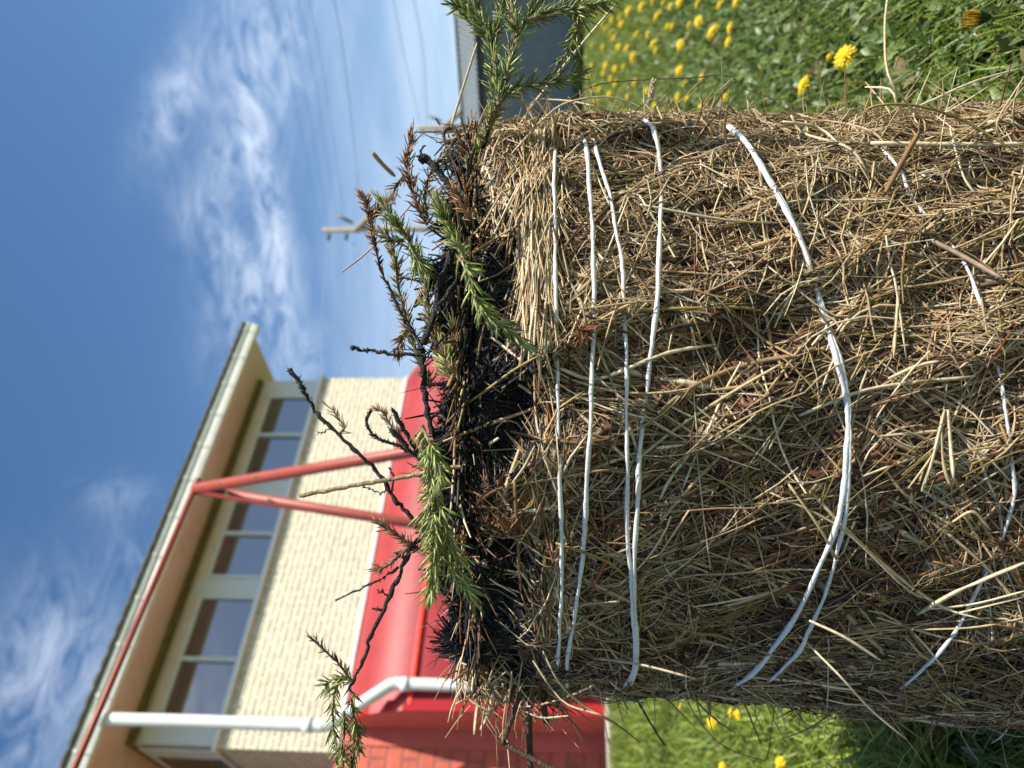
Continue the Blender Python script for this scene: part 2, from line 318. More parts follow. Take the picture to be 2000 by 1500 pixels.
# ------------------------------------------------------------ the house
a48 = R_(48.8); E = np.array([math.sin(a48), math.cos(a48), 0]); Nn = np.array([math.cos(a48), -math.sin(a48), 0]); P1 = np.array([-4.425, 9.024, 0])
def HL(s, w, z): return P1+E*s+Nn*w+np.array([0, 0, z])
def house():
    h = empty('house', tuple(HL(0, 0, 0)), 'two storey house with cream brick upper floor over a curved red front', 'house')
    S0, S1 = -.15, 6.02
    # upper floor, lower floor
    m = MB(); m.box(HL, S0, S1, -6, 0, 3.45, 4.95)
    uw = m.build('upper_wall', M_cream, h)
    m = MB(); m.box(HL, S0+.03, S1-.03, -5.9, -.10, 4.95, 6.087); m.build('window_band_wall', M_soffit2, h)
    m = MB(); m.box(HL, S0+.01, S1-.01, -5.95, -.02, 6.09, 6.168); m.build('head_beam', M_olive, h)
    m = MB(); m.box(HL, -3.6, S1-.05, -5.9, -.004, -.3, 3.446); m.build('lower_wall', M_redbrick, h)
    m = MB(); m.box(HL, S0-.03, S1+.03, -.1, .035, 3.425, 3.455); m.build('base_flashing', M_white, h)
    m = MB(); m.box(HL, S0-.05, S1+.05, -.16, .06, 4.95, 5.0); m.build('sill', M_white, h, .006)
    # recessed upper wall on the near side of the corner, with its own window
    m = MB(); m.box(HL, -4.5, S0, -3.0, -2.6, 3.45, 6.17); m.build('recessed_wall', M_cream, h)
    wd = MB().box(HL, -3.4, S0-.2, -2.6, -2.56, 4.0, 5.9).build('window', M_frame, h)
    MB().box(HL, -3.3, -1.85, -2.57, -2.545, 4.1, 5.8).build('pane', M_glass, wd); MB().box(HL, -1.75, S0-.3, -2.57, -2.545, 4.1, 5.8).build('pane', M_glass, wd)
    # side face window round the near corner
    wd = MB().box(HL, S0-.02, S0+.01, -2.3, -.12, 4.99, 6.02).build('window', M_frame, h)
    MB().box(HL, S0-.035, S0-.015, -1.9, -.45, 5.06, 5.9).build('pane', M_glass, wd)
    # windows in the facade: frame, centre mullion, two panes each
    head = 5.86; bot = 5.0
    def window(a, b, mid):
        f = MB(); fr = .055
        f.box(HL, a, b, -.10, -.015, head-fr, head); f.box(HL, a, b, -.10, -.015, bot+.002, bot+fr)
        f.box(HL, a, a+fr, -.10, -.015, bot+fr, head-fr); f.box(HL, b-fr, b, -.10, -.015, bot+fr, head-fr)
        f = f.build('window', M_frame, h, .006)
        MB().box(HL, mid-.03, mid+.03, -.095, -.006, bot+fr, head-fr).build('mullion', M_frame, f, .006)
        for p, q in ((a+fr, mid-.03), (mid+.03, b-fr)): MB().box(HL, p, q, -.075, -.06, bot+fr, head-fr).build('pane', M_glass, f)
        return f
    window(.16, 1.88, .96); window(2.14, 3.5, 2.88); window(3.86, 5.64, 4.76)
    for a, b in ((S0+.03, .16), (1.88, 2.14), (3.5, 3.86), (5.64, S1-.03)):
        MB().box(HL, a+.002, b-.002, -.102, -.03, bot+.002, 6.0).build('frame_panel', M_frame, h, .004)
    MB().box(HL, .16, 5.64, -.101, -.045, head+.002, 6.0).build('head_board', M_soffit2, h)
    # eaves: soffit, gutter (two ledges), roof
    e0, e1 = -5.0, 6.5
    m = MB().box(HL, e0, e1, -6.3, .74, 6.172, 6.20); m.build('soffit', M_soffit, h)
    m = MB().prism([(.745, 6.035), (.745, 6.245), (.90, 6.245), (.90, 6.18), (.865, 6.17), (.865, 6.105), (.84, 6.035)], HL, e0, e1+.03); m.build('gutter', M_gutter, h)
    for s in np.arange(-4.2, 6.4, .62): MB().prism([(.80, 6.03), (.80, 6.033), (.845, 6.033), (.871, 6.105), (.871, 6.175), (.907, 6.182), (.907, 6.251), (.913, 6.251), (.913, 6.175), (.877, 6.167), (.877, 6.10), (.85, 6.025)], HL, s, s+.03).build('gutter_bracket', M_gutter, h)
    # tile roof: waves along s, rising inward
    ss = np.arange(e0, e1+.05, .0275); ws = np.linspace(.93, -3.2, 26)
    S_, W_ = np.meshgrid(ss, ws); rise = (.93-W_)*.36
    step = .03*(((.93-W_)/.33) % 1.0)
    Z = 6.275+rise+.030*np.abs(np.sin(math.pi*S_/.22))**.8-step
    top = P1[None, None]+E*S_[..., None]+Nn*W_[..., None]; top[..., 2] = Z; bt = top.copy(); bt[..., 2] = 6.262+rise-.03
    ns = len(ss); nw = len(ws); V = np.concatenate([top.reshape(-1, 3), bt.reshape(-1, 3)]); o2 = ns*nw
    i = (np.arange(nw-1)[:, None]*ns+np.arange(ns-1)[None]).ravel(); Q = [np.c_[i, i+1, i+ns+1, i+ns], np.c_[i+ns, i+ns+1, i+1, i]+o2]
    j = np.arange(ns-1); Q.append(np.c_[j, j+o2, j+1+o2, j+1]); k = (np.arange(nw-1)+1)*ns-1; Q.append(np.c_[k, k+o2, k+ns+o2, k+ns]); k = np.arange(nw-1)*ns; Q.append(np.c_[k, k+ns, k+ns+o2, k+o2])
    rf = link('roof', fast_mesh('roof', V, np.concatenate(Q)), M_roof, h)
    back = MB().prism([(-3.2, 6.2), (-3.2, 7.85), (-6.9, 6.3)], HL, e0, e1); back.build('roof_back', M_roof, h)
    # aerial on the roof edge
    b0 = HL(3.75, .55, 6.40); MB().tube([b0, b0+np.array([0, 0, .16])], .012, 6).tube([b0+np.array([0, 0, .14])-E*.8, b0+np.array([0, 0, .15])+E*.1], .007, 6).build('aerial', M_dark, h)
    # curved red front
    pr = [(.0, 3.42), (.22, 3.30), (.42, 3.13), (.58, 2.93), (.69, 2.72), (.75, 2.5), (.77, 2.28), (.78, 2.0), (.78, -.3), (.0, -.3)]
    c = MB().prism(pr, HL, .17, 6.0, True); fr = c.build('curved_front', M_redgloss, h)
    m_ = fr.modifiers.new('edge', 'EDGE_SPLIT'); m_.split_angle = R_(40)
    pe = [(b+.012 if b > 0 else 0, z+.012) for b, z in pr[:-2]]+[(.792, -.3), (.0, -.3)]
    MB().prism(pr, HL, .14, .168).build('end_panel', M_redmatte, h)
    MB().box(HL, -.06, .138, -.003, .02, -.3, 3.41).build('side_panel', M_redmatte, h)
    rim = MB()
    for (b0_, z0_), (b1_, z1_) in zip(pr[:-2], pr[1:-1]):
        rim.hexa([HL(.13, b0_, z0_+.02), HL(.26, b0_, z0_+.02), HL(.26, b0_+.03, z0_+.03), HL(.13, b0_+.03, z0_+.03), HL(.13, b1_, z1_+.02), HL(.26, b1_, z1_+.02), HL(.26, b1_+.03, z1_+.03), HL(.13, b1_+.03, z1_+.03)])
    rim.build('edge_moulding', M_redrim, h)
    MB().box(HL, .20, 5.95, .77, .80, 2.42, 2.47).build('seam_strip', M_redtrim, h, .006)
    for s in (2.1, 4.0): MB().box(HL, s, s+.04, .775, .80, -.3, 2.42).build('cover_strip', M_redgloss, h, .005)
    # downpipe
    pp = smooth_path([HL(-.09, .83, 6.05), HL(-.09, .86, 5.0), HL(-.09, .86, 3.55), HL(-.085, .86, 3.38), HL(-.03, .865, 3.26), HL(.33, .88, 2.76), HL(.395, .88, 2.64), HL(.40, .88, 2.5), HL(.40, .88, 1.2), HL(.40, .88, -.1)], 60)
    dp = MB().tube(pp, .072, 20).build('downpipe', M_white, h)
    for z in (5.98, 3.52): MB().tube([HL(-.09, .86, z), HL(-.09, .86, z+.1)], .082, 20).build('pipe_socket', M_white, dp)
    MB().tube([HL(.395, .88, 2.56), HL(.40, .88, 2.46)], .082, 20).build('pipe_socket', M_white, dp)
    MB().box(HL, .30, .50, .785, .90, 1.5, 1.53).build('pipe_bracket', M_white, dp)
M_soffit2 = mat('beige eave board', (.70, .59, .49), rough=.6, noise=.1, nscale=6)
M_olive = mat('olive beam', (.22, .17, .07), rough=.7, noise=.5, nscale=9)
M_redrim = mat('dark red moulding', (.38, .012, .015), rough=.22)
house()
kerb = MB().box(HL, -3.5, 6.2, .81, 1.02, -.2, .17).build('stone_edging', mat('pale stone', (.5, .46, .42), rough=.8, noise=.3, nscale=12), None, .01)
tag(kerb, 'pale stone edging along the foot of the red house front', 'edging')
# ------------------------------------------------------------ swing frame
def swing():
    A = Wp(380, 955, 3.6); AZ = A[2]
    root = empty('swing_frame', (A[0], A[1], 0), 'red steel tube swing frame standing in front of the house', 'swing frame')
    q = ray(146, 1500); B_ = CAM+q*((AZ-H)/q[2]); dB = nrmz(B_-A); LB = float(np.linalg.norm(B_-A))
    bar = MB().tube([A-dB*.06, A+dB*(LB+.9)], .0125, 16).build('top_bar', M_swing, root)
    for k, base in enumerate((A, A+dB*(LB+.8))):
        for sg in (1, -1):
            ft = base+Nn*sg*.70; ft[2] = -.02
            d = ft-base; lg = MB().tube([base+np.array([0, 0, .0]), ft], .0265, 16).build('leg', M_swing, root)
            for q in (.06, .14):
                c = base+d*q; n_ = nrmz(-c+CAM)
                MB().tube([c+n_*.022, c+n_*.033], .011, 10).build('bolt', M_bolt, lg)
swing()
# ------------------------------------------------------------ shed
def shed():
    dr = np.array([-.848, .53, 0]); nd = np.array([-.53, -.848, 0]); O = np.array([13.5, 26., 0])
    def SL(a, b, z): return O+dr*a+nd*b+np.array([0, 0, z])
    r = empty('shed', tuple(SL(3, 0, 0)), 'long grey corrugated steel shed across the lawn', 'shed')
    # corrugated wall and roof built as ribbed profiles
    pr = []; a = -7.
    while a < 7.4:
        pr += [(a, 0.), (a+.10, 0.), (a+.13, .03), (a+.17, .03)]; a += .2
    V = []; 
    for (q, b) in pr: V += [SL(q, b, .30), SL(q, b, 3.78)]
    n = len(pr); i = np.arange(n-1)*2; link('wall', fast_mesh('wall', np.array(V), np.c_[i, i+2, i+3, i+1]), M_shed, r)
    MB().box(SL, -7, 7.3, -5, -.02, -.1, 3.8).build('inner_wall', M_shed, r)
    V = []
    for (q, b) in pr: V += [SL(q, .35, 3.86+b), SL(q, -2.6, 4.86+b)]
    link('roof', fast_mesh('roof', np.array(V), np.c_[i, i+2, i+3, i+1]), M_shedroof, r)
    MB().prism([(.33, 3.84), (-2.6, 4.83), (-5.4, 3.84)], SL, -7, 7.38).build('roof_body', M_shedroof, r)
    MB().box(SL, -7.05, 7.42, .36, .48, 3.70, 3.84).build('gutter', M_dark, r)
    MB().box(SL, -7.02, 7.33, -.0, .04, -.1, .29).build('base_strip', M_dark, r)
    # mossy ridge line
    MB().tube([SL(-7, -2.6, 4.9), SL(7.3, -2.6, 4.9)], .07, 8).build('ridge_cap', mat('mossy ridge', (.07, .12, .05), rough=.9, noise=.6, nscale=6), r)
    # grass verge in front
    A = Acc(); n = 9000; a = rng.uniform(-7, 9, n); b = rng.uniform(.5, 1.6, n); x = O[0]+dr[0]*a+nd[0]*b; y = O[1]+dr[1]*a+nd[1]*b
    hgt = rng.uniform(.15, .42, n); t = np.linspace(0, 1, 3); th = rng.uniform(0, 6.28, n)
    P = np.stack([x[:, None]+np.cos(th)[:, None]*t**2*hgt[:, None]*.4, y[:, None]+np.sin(th)[:, None]*t**2*hgt[:, None]*.4, t[None]*hgt[:, None]], -1)
    A.add(tubes(P, rng.uniform(.01, .02, n), np.array([.06, .12, .03])*rng.uniform(.6, 1.3, (n, 1)), sides=3, taper=[1, .9, .1]))
    tag(link('grass_verge', A.mesh('grass_verge'), M_grass), 'strip of longer darker grass along the grey shed', 'long grass', kind='stuff')
shed()
# ------------------------------------------------------------ poles and wires
def pole(x0, y0, depth, k, label):
    topp = Wp(x0, y0, depth); base = topp.copy(); base[2] = -.2
    px = depth/F
    r = empty('utility_pole', (base[0], base[1], 0), label, 'utility pole', 'timber utility poles behind the bale')
    MB().tube([base, topp], [6.2*px*k, 5*px*k], 12).build('pole', M_pole, r)
    j = topp+np.array([0, 0, -66*px*k]); e_ = j+rt*52*px*k+np.array([0, 0, -88*px*k]) ; e_[1] -= 60*px*k
    MB().tube([j, e_], 6.5*px*k, 10).build('brace', M_pole, r)
    MB().tube([topp+np.array([14*px*k, 0, -58*px*k]), topp+np.array([30*px*k, 0, -26*px*k])], 3.2*px*k, 8).build('top_arm', M_insul, r)
    for dz in (-12, -47):
        a = topp+np.array([0, 0, dz*px*k]); b = a+np.array([-20*px*k, -2*px*k, 0])
        MB().tube([a, a+(b-a)*.4, a+(b-a)*.42, a+(b-a)*.7, a+(b-a)*.72, b], [1.5*px*k, 1.5*px*k, 4*px*k, 4*px*k, 2.6*px*k, 3*px*k], 10).build('insulator', M_insul, r)
    return topp
pole(631, 450, 40, 1, 'nearer timber utility pole rising above the spruce twigs')
pole(816, 250, 70, .8, 'farther timber utility pole low on the horizon left of the shed')
def wire(pts, rad, label):
    P = smooth_path([Wp(*p) for p in pts], 24)
    o = MB().tube(P, rad, 6).build('power_line', M_wire); tag(o, label, 'power line', 'power lines crossing the sky')
lab = ['highest', 'second highest', 'third highest', 'fourth highest', 'lowest']
for i, (xa, xb, yb) in enumerate([(532, 624, 436), (562, 640, 440), (586, 660, 444), (607, 676, 446), (658, 702, 380)]):
    wire([(xa-16, -60, 17), (xa+(xb-xa)*.42, yb*.38, 25), (xb, yb, 40)], [.007, .007, .007, .007, .012][i], lab[i]+' of the wires running from the near pole up to the right')
wire([(643, 468, 40), (632, 560, 36), (628, 720, 30), (640, 900, 26)], .014, 'faint wire hanging straight from the pole top towards the house')
wire([(682, 478, 40), (700, 560, 34), (690, 640, 28), (655, 735, 21), (560, 900, 16)], .016, 'slack wire curving from the near pole down to the house')
wire([(690, 475, 40), (728, 560, 38), (768, 645, 36), (860, 850, 32)], .02, 'wire sloping from the near pole down behind the twigs')
for k_, (xa, xb) in enumerate([(788, 820), (826, 834)]):
    wire([(xa-30, -60, 40), (xa, 100, 52), (xb, 240, 70)], .02, ['upper', 'lower'][k_]+' of the thin wires reaching the far pole from the right')
# ------------------------------------------------------------ the bale
ph = rng.uniform(0, 6.28, 40); kx = rng.integers(1, 9, 40); kz = rng.uniform(2, 22, 40)
def fld(th, z, i0, n=6):
    s = 0
    for i in range(i0, i0+n): s = s+np.sin(kx[i]*th+kz[i]*z+ph[i])
    return s/math.sqrt(n/2.)/1.6
def charness(th, z):
    """>0 where the straw is burnt; th measured from the camera side, + to the right"""
    f = fld(th*2.2, z*2.2, 20, 6)*.012
    lowz = np.interp(th, [-1.35, -1.1, -.6, -.37, -.30, -.2, -.13, 0, .25, .5, .7, .9, 1.1, 3.2], [.70, .655, .646, .648, .688, .695, .65, .640, .646, .664, .685, .700, .74, .8])
    return (z-lowz)+f
ZT = lambda th: .722+.010*fld(th*3, 0*th, 4, 5)+.028*(1-np.cos(np.clip(np.abs(th), 0, 1.4)))-.012*np.exp(-((th-.9)/.25)**2)
def Rf(th, z):
    r = BR+.007*fld(th, z, 0, 8)+.005*fld(th*3, z*2.5, 8, 6)+.003*fld(th*7, z*5, 20, 6)
    r = r-.024*np.clip(charness(th, z)/.02, 0, 1)
    r = r-.05*np.clip((z-ZT(th)+.03)/.05, 0, 1)**2
    r = r+.022*np.clip((.45-z)/.35, 0, 1)*np.clip(-th-.2, 0, 1)
    r = r-.010*np.exp(-((z-.60)/.02)**2)*0
    return r
def cyl(th, z, r):
    th = np.asarray(th); return np.stack([BX+r*np.sin(th), BY-r*np.cos(th), np.broadcast_to(z, np.shape(th))+0*th], -1)
def on_bale(x, y, off=0.):
    d = ray(x, y); o = CAM; R = BR+off
    for _ in range(4):
        a = d[0]**2+d[1]**2; bx, by = o[0]-BX, o[1]-BY; b = d[0]*bx+d[1]*by; c = bx*bx+by*by-R*R; q = b*b-a*c
        t = (-b-math.sqrt(q))/a if q > 0 else -b/a
        p = o+d*t; th = math.atan2(p[0]-BX, -(p[1]-BY)); R = float(Rf(th, p[2]))+off
    return p
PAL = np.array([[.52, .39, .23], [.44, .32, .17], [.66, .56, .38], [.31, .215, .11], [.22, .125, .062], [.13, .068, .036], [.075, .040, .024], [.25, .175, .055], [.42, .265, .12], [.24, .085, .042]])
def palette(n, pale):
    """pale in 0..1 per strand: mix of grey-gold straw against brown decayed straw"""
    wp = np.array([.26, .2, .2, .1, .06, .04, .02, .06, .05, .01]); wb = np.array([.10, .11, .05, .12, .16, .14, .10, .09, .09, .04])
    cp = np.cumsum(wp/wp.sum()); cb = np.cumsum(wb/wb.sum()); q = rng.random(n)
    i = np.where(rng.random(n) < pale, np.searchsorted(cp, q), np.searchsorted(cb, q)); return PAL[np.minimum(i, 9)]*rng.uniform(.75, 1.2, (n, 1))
def strands(n, thr, zr, ang, Ln, wd, offr, tilt=.0, colf=None, curve=.35, K=6, flat=.55, acc=None, avoid_char=True, pale=None, only_char=False):
    th = rng.uniform(*thr, n); z = rng.uniform(*zr, n)
    ch = charness(th, z)
    keep = z < ZT(th)+.012
    if avoid_char: keep &= ch < rng.normal(0, .006, n)
    if only_char: keep &= ch > rng.normal(-.003, .006, n)
    th, z = th[keep], z[keep]; n = len(th)
    an = ang(th, z, n); L_ = Ln(n); u_ = np.linspace(-.5, .5, K)[None]
    cv = rng.normal(0, curve, n)[:, None]
    a = an[:, None]+cv*u_*2
    du = L_[:, None]*u_
    ds = np.cos(a)*du; dz = np.sin(a)*du
    TH = th[:, None]+ds/BR; Z = z[:, None]+dz
    off = rng.uniform(*offr, n)[:, None]+rng.normal(0, 1, n)[:, None]*tilt*u_*L_[:, None]+rng.normal(0, .02, n)[:, None]*(u_*2)**2*L_[:, None]
    Rr = Rf(TH, np.clip(Z, -.2, .72))+off
    P = cyl(TH, Z, Rr); P[..., 2] = np.maximum(P[..., 2], .0)
    ref = np.stack([np.sin(TH), -np.cos(TH), .0*TH], -1)+rng.normal(0, .5, (n, 1, 3))
    C = colf(n) if colf else palette(n, np.clip(.17+.5*fld(th*1.3, z*1.2, 14, 5)+.55*np.clip((th-.55)*2, 0, 1), .03, .95) if pale is None else np.full(n, pale))  # right side weighted paler: sunlit brightness put into the strand colours
    A.add(tubes(P, wd(n), C, nrmz(ref), flat, 4, np.r_[.75, np.ones(K-2), .6]))
def bale():
    global A
    root = empty('hay_bale', (BX, BY, 0), 'round bale of matted brown hay tied with white twine, its top charred black', 'hay bale')
    # packed core
    th = np.linspace(-math.pi, math.pi, 181)[:-1]; zz = np.r_[np.linspace(0, .64, 60), np.linspace(.645, .715, 12)]
    TH, Z = np.meshgrid(th, zz); rr = Rf(TH, Z)-.020+.003*fld(TH*9, Z*9, 30, 8); V = cyl(TH, Z, rr).reshape(-1, 3)
    nt_ = len(th); i = np.arange(len(zz)-1)[:, None]*nt_; j = np.arange(nt_)[None]; j2 = (j+1) % nt_
    Q = np.stack([i+j, i+j2, i+nt_+j2, i+nt_+j], -1).reshape(-1, 4)
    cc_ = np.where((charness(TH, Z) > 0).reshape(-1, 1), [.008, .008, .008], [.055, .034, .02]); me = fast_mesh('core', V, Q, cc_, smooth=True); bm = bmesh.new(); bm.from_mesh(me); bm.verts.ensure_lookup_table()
    bm.faces.new([bm.verts[(len(zz)-1)*nt_+k] for k in range(nt_)]); bm.to_mesh(me); bm.free()
    link('core', me, M_core, root)
    vis = (-1.75, 1.75); full = (-math.pi, math.pi)
    A = Acc(); U = rng.uniform
    anyang = lambda th, z, n: U(0, math.pi, n)
    def steep(th, z, n): return math.pi/2+.9*fld(th*1.7, z*1.5, 2, 6)+rng.normal(0, .45, n)
    def flatang(s): return lambda th, z, n: rng.normal(0, s, n)
    zr = (.0, .71)
    # deep layer, chopped bits, broad and fine stems, loose hay
    strands(15000, vis, zr, anyang, lambda n: U(.02, .07, n), lambda n: U(.0008, .0028, n), (-.026, -.010), .05, pale=.05)  # inner hay is decayed; recess shade is also put into its dark colour
    strands(5000, full, zr, anyang, lambda n: U(.05, .16, n), lambda n: U(.001, .003, n), (-.02, .002), .05)
    strands(8000, vis, zr, steep, lambda n: U(.02, .10, n), lambda n: np.exp(rng.normal(-6.85, .5, n)), (-.018, -.002), .10, curve=.2)
    strands(9000, vis, zr, anyang, lambda n: U(.006, .03, n), lambda n: U(.0005, .0018, n), (-.012, .000), .3, flat=.4)
    # broad flattened leaves and stems, mostly brown
    strands(3000, vis, zr, steep, lambda n: U(.02, .09, n), lambda n: U(.0018, .0038, n), (-.012, -.002), .08, curve=.25, flat=.18, pale=.2)
    strands(1500, vis, zr, steep, lambda n: U(.06, .19, n), lambda n: U(.0014, .0030, n), (-.008, .002), .03, curve=.2, flat=.4, pale=.25, K=8)
    strands(4200, vis, zr, anyang, lambda n: U(.03, .11, n), lambda n: U(.0004, .0009, n), (-.008, .003), .10, curve=.25, K=8)
    strands(1500, vis, zr, anyang, lambda n: U(.05, .20, n), lambda n: U(.0005, .0012, n), (-.003, .006), .04, curve=.13, K=8, pale=1.)
    strands(800, vis, zr, steep, lambda n: U(.06, .22, n), lambda n: U(.0009, .0019, n), (-.004, .004), .04, curve=.10, K=8, flat=.35, pale=.6)
    # red-brown decayed leaf flakes, in patches
    rot = lambda n: np.array([.12, .055, .030])*U(.25, 1.7, (n, 1))
    for _ in range(75):
        a0 = U(-1.4, 1.2); z0 = U(.12, .62); an0 = U(1.0, 2.2)
        strands(int(U(30, 80)), (a0-.13, a0+.13), (z0-.035, z0+.035), lambda th, z, n, an0=an0: an0+rng.normal(0, .5, n), lambda n: U(.008, .045, n), lambda n: U(.0010, .0036, n), (-.003, .003), .10, curve=.3, flat=.22, colf=rot)
    # very fine fibres
    strands(6500, vis, zr, anyang, lambda n: U(.03, .10, n), lambda n: U(.00025, .0005, n), (-.004, .004), .10, curve=.45, K=8, pale=.8)
    # loose pale wisps gathered in sheaves
    for _ in range(26):
        a0 = U(-1.3, 1.45); z0 = U(.12, .60); an0 = U(0, math.pi)
        strands(int(U(18, 45)), (a0-.07, a0+.07), (z0-.03, z0+.03), lambda th, z, n, an0=an0: an0+rng.normal(0, .16, n), lambda n: U(.05, .13, n), lambda n: U(.0005, .0013, n), (-.004, .005), .05, curve=.12, K=8, pale=1.)
    # paler loose hay low down on the right
    strands(3800, (-.1, 1.75), (.05, .42), lambda th, z, n: 2.0+rng.normal(0, .6, n), lambda n: U(.05, .17, n), lambda n: U(.0005, .0012, n), (-.006, .006), .10, curve=.3, K=8, pale=.95)
    strands(3600, (.25, 1.75), (.30, .62), lambda th, z, n: 1.9+rng.normal(0, .8, n), lambda n: U(.03, .10, n), lambda n: U(.0005, .0013, n), (-.006, .004), .10, curve=.4, pale=.75)
    strands(2400, (.62, 1.8), (.05, .66), lambda th, z, n: 1.9+rng.normal(0, .9, n), lambda n: U(.02, .10, n), lambda n: U(.0006, .0017, n), (-.006, .005), .10, curve=.2, K=7, pale=1.)  # extra pale stems up the right side, its sunlit look painted into their colour
    # combed bundle of pale stems lying round the shoulder, right half
    strands(1500, (.30, 1.5), (.630, .662), flatang(.15), lambda n: U(.06, .20, n), lambda n: U(.0004, .0013, n), (-.006, .009), .03, curve=.10, K=8, pale=.97, avoid_char=False)
    strands(1300, (.55, 1.6), (.655, .722), flatang(.35), lambda n: U(.04, .15, n), lambda n: U(.0006, .0015, n), (-.010, .006), .08, curve=.3, pale=.7, avoid_char=False)
    strands(1200, (-1.7, -.05), (.618, .65), flatang(.30), lambda n: U(.05, .14, n), lambda n: U(.0006, .0014, n), (-.006, .004), .05, curve=.3, pale=.35)
    # brown singed fringe between burnt and sound straw, and the strip left unburnt
    sing = lambda n: np.array([.16, .075, .03])*U(.4, 1.9, (n, 1))
    strands(1500, vis, (.62, .68), lambda th, z, n: rng.normal(0, .5, n), lambda n: U(.02, .07, n), lambda n: U(.0006, .0016, n), (-.012, .001), .10, colf=sing)
    strands(1000, (-.32, -.19), (.655, .72), lambda th, z, n: rng.normal(0, .5, n), lambda n: U(.02, .06, n), lambda n: U(.0006, .0018, n), (-.010, .003), .10, colf=sing)
    # ragged rim along the top edge
    n = 2000; th = U(-1.8, 1.8, n); P = []
    base = cyl(th, ZT(th)-U(-.004, .010, n), Rf(th, .68+0*th)-U(.02, .12, n)); dr_ = nrmz(np.c_[rng.normal(0, 1, n), rng.normal(0, 1, n), rng.normal(.1, .38, n)]); Lr = U(.02, .08, n)
    t = np.linspace(0, 1, 5)[None, :, None]; P = base[:, None]+dr_[:, None]*t*Lr[:, None, None]+np.array([0, 0, -1])*(t**2)*(Lr*U(-.1, .4, n))[:, None, None]
    cc = palette(n, .4); bt = rng.random(n) < .55; cc[bt] = np.array([.012, .011, .011]); bt = rng.random(n) < .25; cc[bt] = sing(bt.sum())
    A.add(tubes(P, U(.0006, .0016, n), cc, None, .6, 4, [.8, 1, 1, .9, .5]))
    # top surface mat
    n = 5200; th = U(-math.pi, math.pi, n); rr = BR*np.sqrt(U(0, .9, n)); base = cyl(th, .712+U(-.004, .012, n), rr); a_ = U(0, 6.28, n); Lr = U(.03, .12, n)
    d = np.c_[np.cos(a_), np.sin(a_), rng.normal(0, .1, n)]; P = base[:, None]+d[:, None]*(t-.5)*Lr[:, None, None]
    cc = palette(n, .4); bt = rng.random(n) < .6; cc[bt] = np.array([.013, .012, .012]); A.add(tubes(P, U(.0008, .002, n), cc, None, .6, 4))
    # skirt of fallen straw at the foot
    n = 3000; th = U(-math.pi, math.pi, n); rr = BR+np.abs(rng.normal(0, .09, n)); base = cyl(th, U(.005, .05, n), rr); a_ = U(0, 6.28, n); Lr = U(.05, .2, n)
    d = np.c_[np.cos(a_), np.sin(a_), rng.normal(0, .15, n)]; P = base[:, None]+d[:, None]*(t-.5)*Lr[:, None, None]; A.add(tubes(P, U(.0007, .0018, n), palette(n, .8), None, .6, 4))
    # stray hairs leaving the silhouette
    n = 900; th = np.where(rng.random(n) < .5, U(.8, 1.6, n), U(-1.7, -.9, n)); z = U(.1, .70, n)
    base = cyl(th, z, Rf(th, z)-.004); out = np.stack([np.sin(th), -np.cos(th), 0*th], -1); d = nrmz(out*U(.1, .9, n)[:, None]+rng.normal(0, .8, (n, 3))); Lr = U(.015, .07, n)
    bow = nrmz(rng.normal(0, 1, (n, 3))); P = base[:, None]+d[:, None]*t*Lr[:, None, None]+bow[:, None]*(t**2)*(Lr*.35)[:, None, None]
    A.add(tubes(P, U(.0005, .0011, n), palette(n, .6), None, .6, 4, [1, 1, 1, .9, .4]))
    # hay spray at the left shoulder
    n = 230; k = rng.random(n)
    base = np.array([Wp(x, y, .86+U(-.03, .03)) for x, y in zip(U(900, 1075, n), U(1270, 1345, n))])
    d = nrmz(np.c_[-U(.0, 1., n), rng.normal(0, .45, n), rng.normal(-.12, .55, n)]); Lr = U(.02, .075, n); bow = nrmz(np.c_[rng.normal(0, .5, n), rng.normal(0, .6, n), -U(0, 1, n)])
    P = base[:, None]+d[:, None]*t*Lr[:, None, None]+bow[:, None]*(t**2)*(Lr*.4)[:, None, None]
    A.add(tubes(P, U(.0006, .0016, n), palette(n, .95), None, .5, 4, [1, 1, 1, .9, .4]))
    o = link('matted_hay', A.mesh('matted_hay'), M_straw, root); tag(o, kind='stuff')
    # charred straw
    A = Acc(); blk = lambda n: np.array([.011, .0105, .011])*U(.35, 2.0, (n, 1))
    comb = lambda th, z, n: .9*fld(th*4, z*4, 10, 5)+rng.normal(0, .35, n)
    for (cnt, Lr, wr, orr, tl, cv, fl) in ((8000, (.03, .08), (.0009, .0024), (-.014, -.002), .03, .25, .5), (5000, (.008, .03), (.0007, .0022), (-.006, .003), .14, .5, .5), (3000, (.03, .09), (.0006, .0014), (-.004, .003), .04, .35, .6)):
        strands(cnt, (-1.55, 1.3), (.63, .74), comb, lambda n, Lr=Lr: U(*Lr, n), lambda n, wr=wr: U(*wr, n), orr, tl, colf=blk, curve=cv, flat=fl, avoid_char=False, only_char=True)
    ash = lambda n: np.array([.05, .048, .045])*U(.5, 2.2, (n, 1))
    strands(160, (-1.4, 1.2), (.64, .73), comb, lambda n: U(.006, .02, n), lambda n: U(.0005, .0012, n), (-.001, .003), .1, colf=ash, avoid_char=False, only_char=True)
    o = link('charred_hay', A.mesh('charred_hay'), M_char, root); tag(o, kind='stuff'); o['label'] = 'burnt black hay along the top of the bale'
    # a few ash grey and tan bits caught in the burnt zone
    A = Acc(); strands(120, (-1.3, .9), (.64, .72), anyang, lambda n: U(.01, .04, n), lambda n: U(.0005, .0011, n), (-.002, .006), .2, avoid_char=False, only_char=True, pale=.7)
    tag(link('unburnt_bits', A.mesh('unburnt_bits'), M_straw, root), kind='stuff')
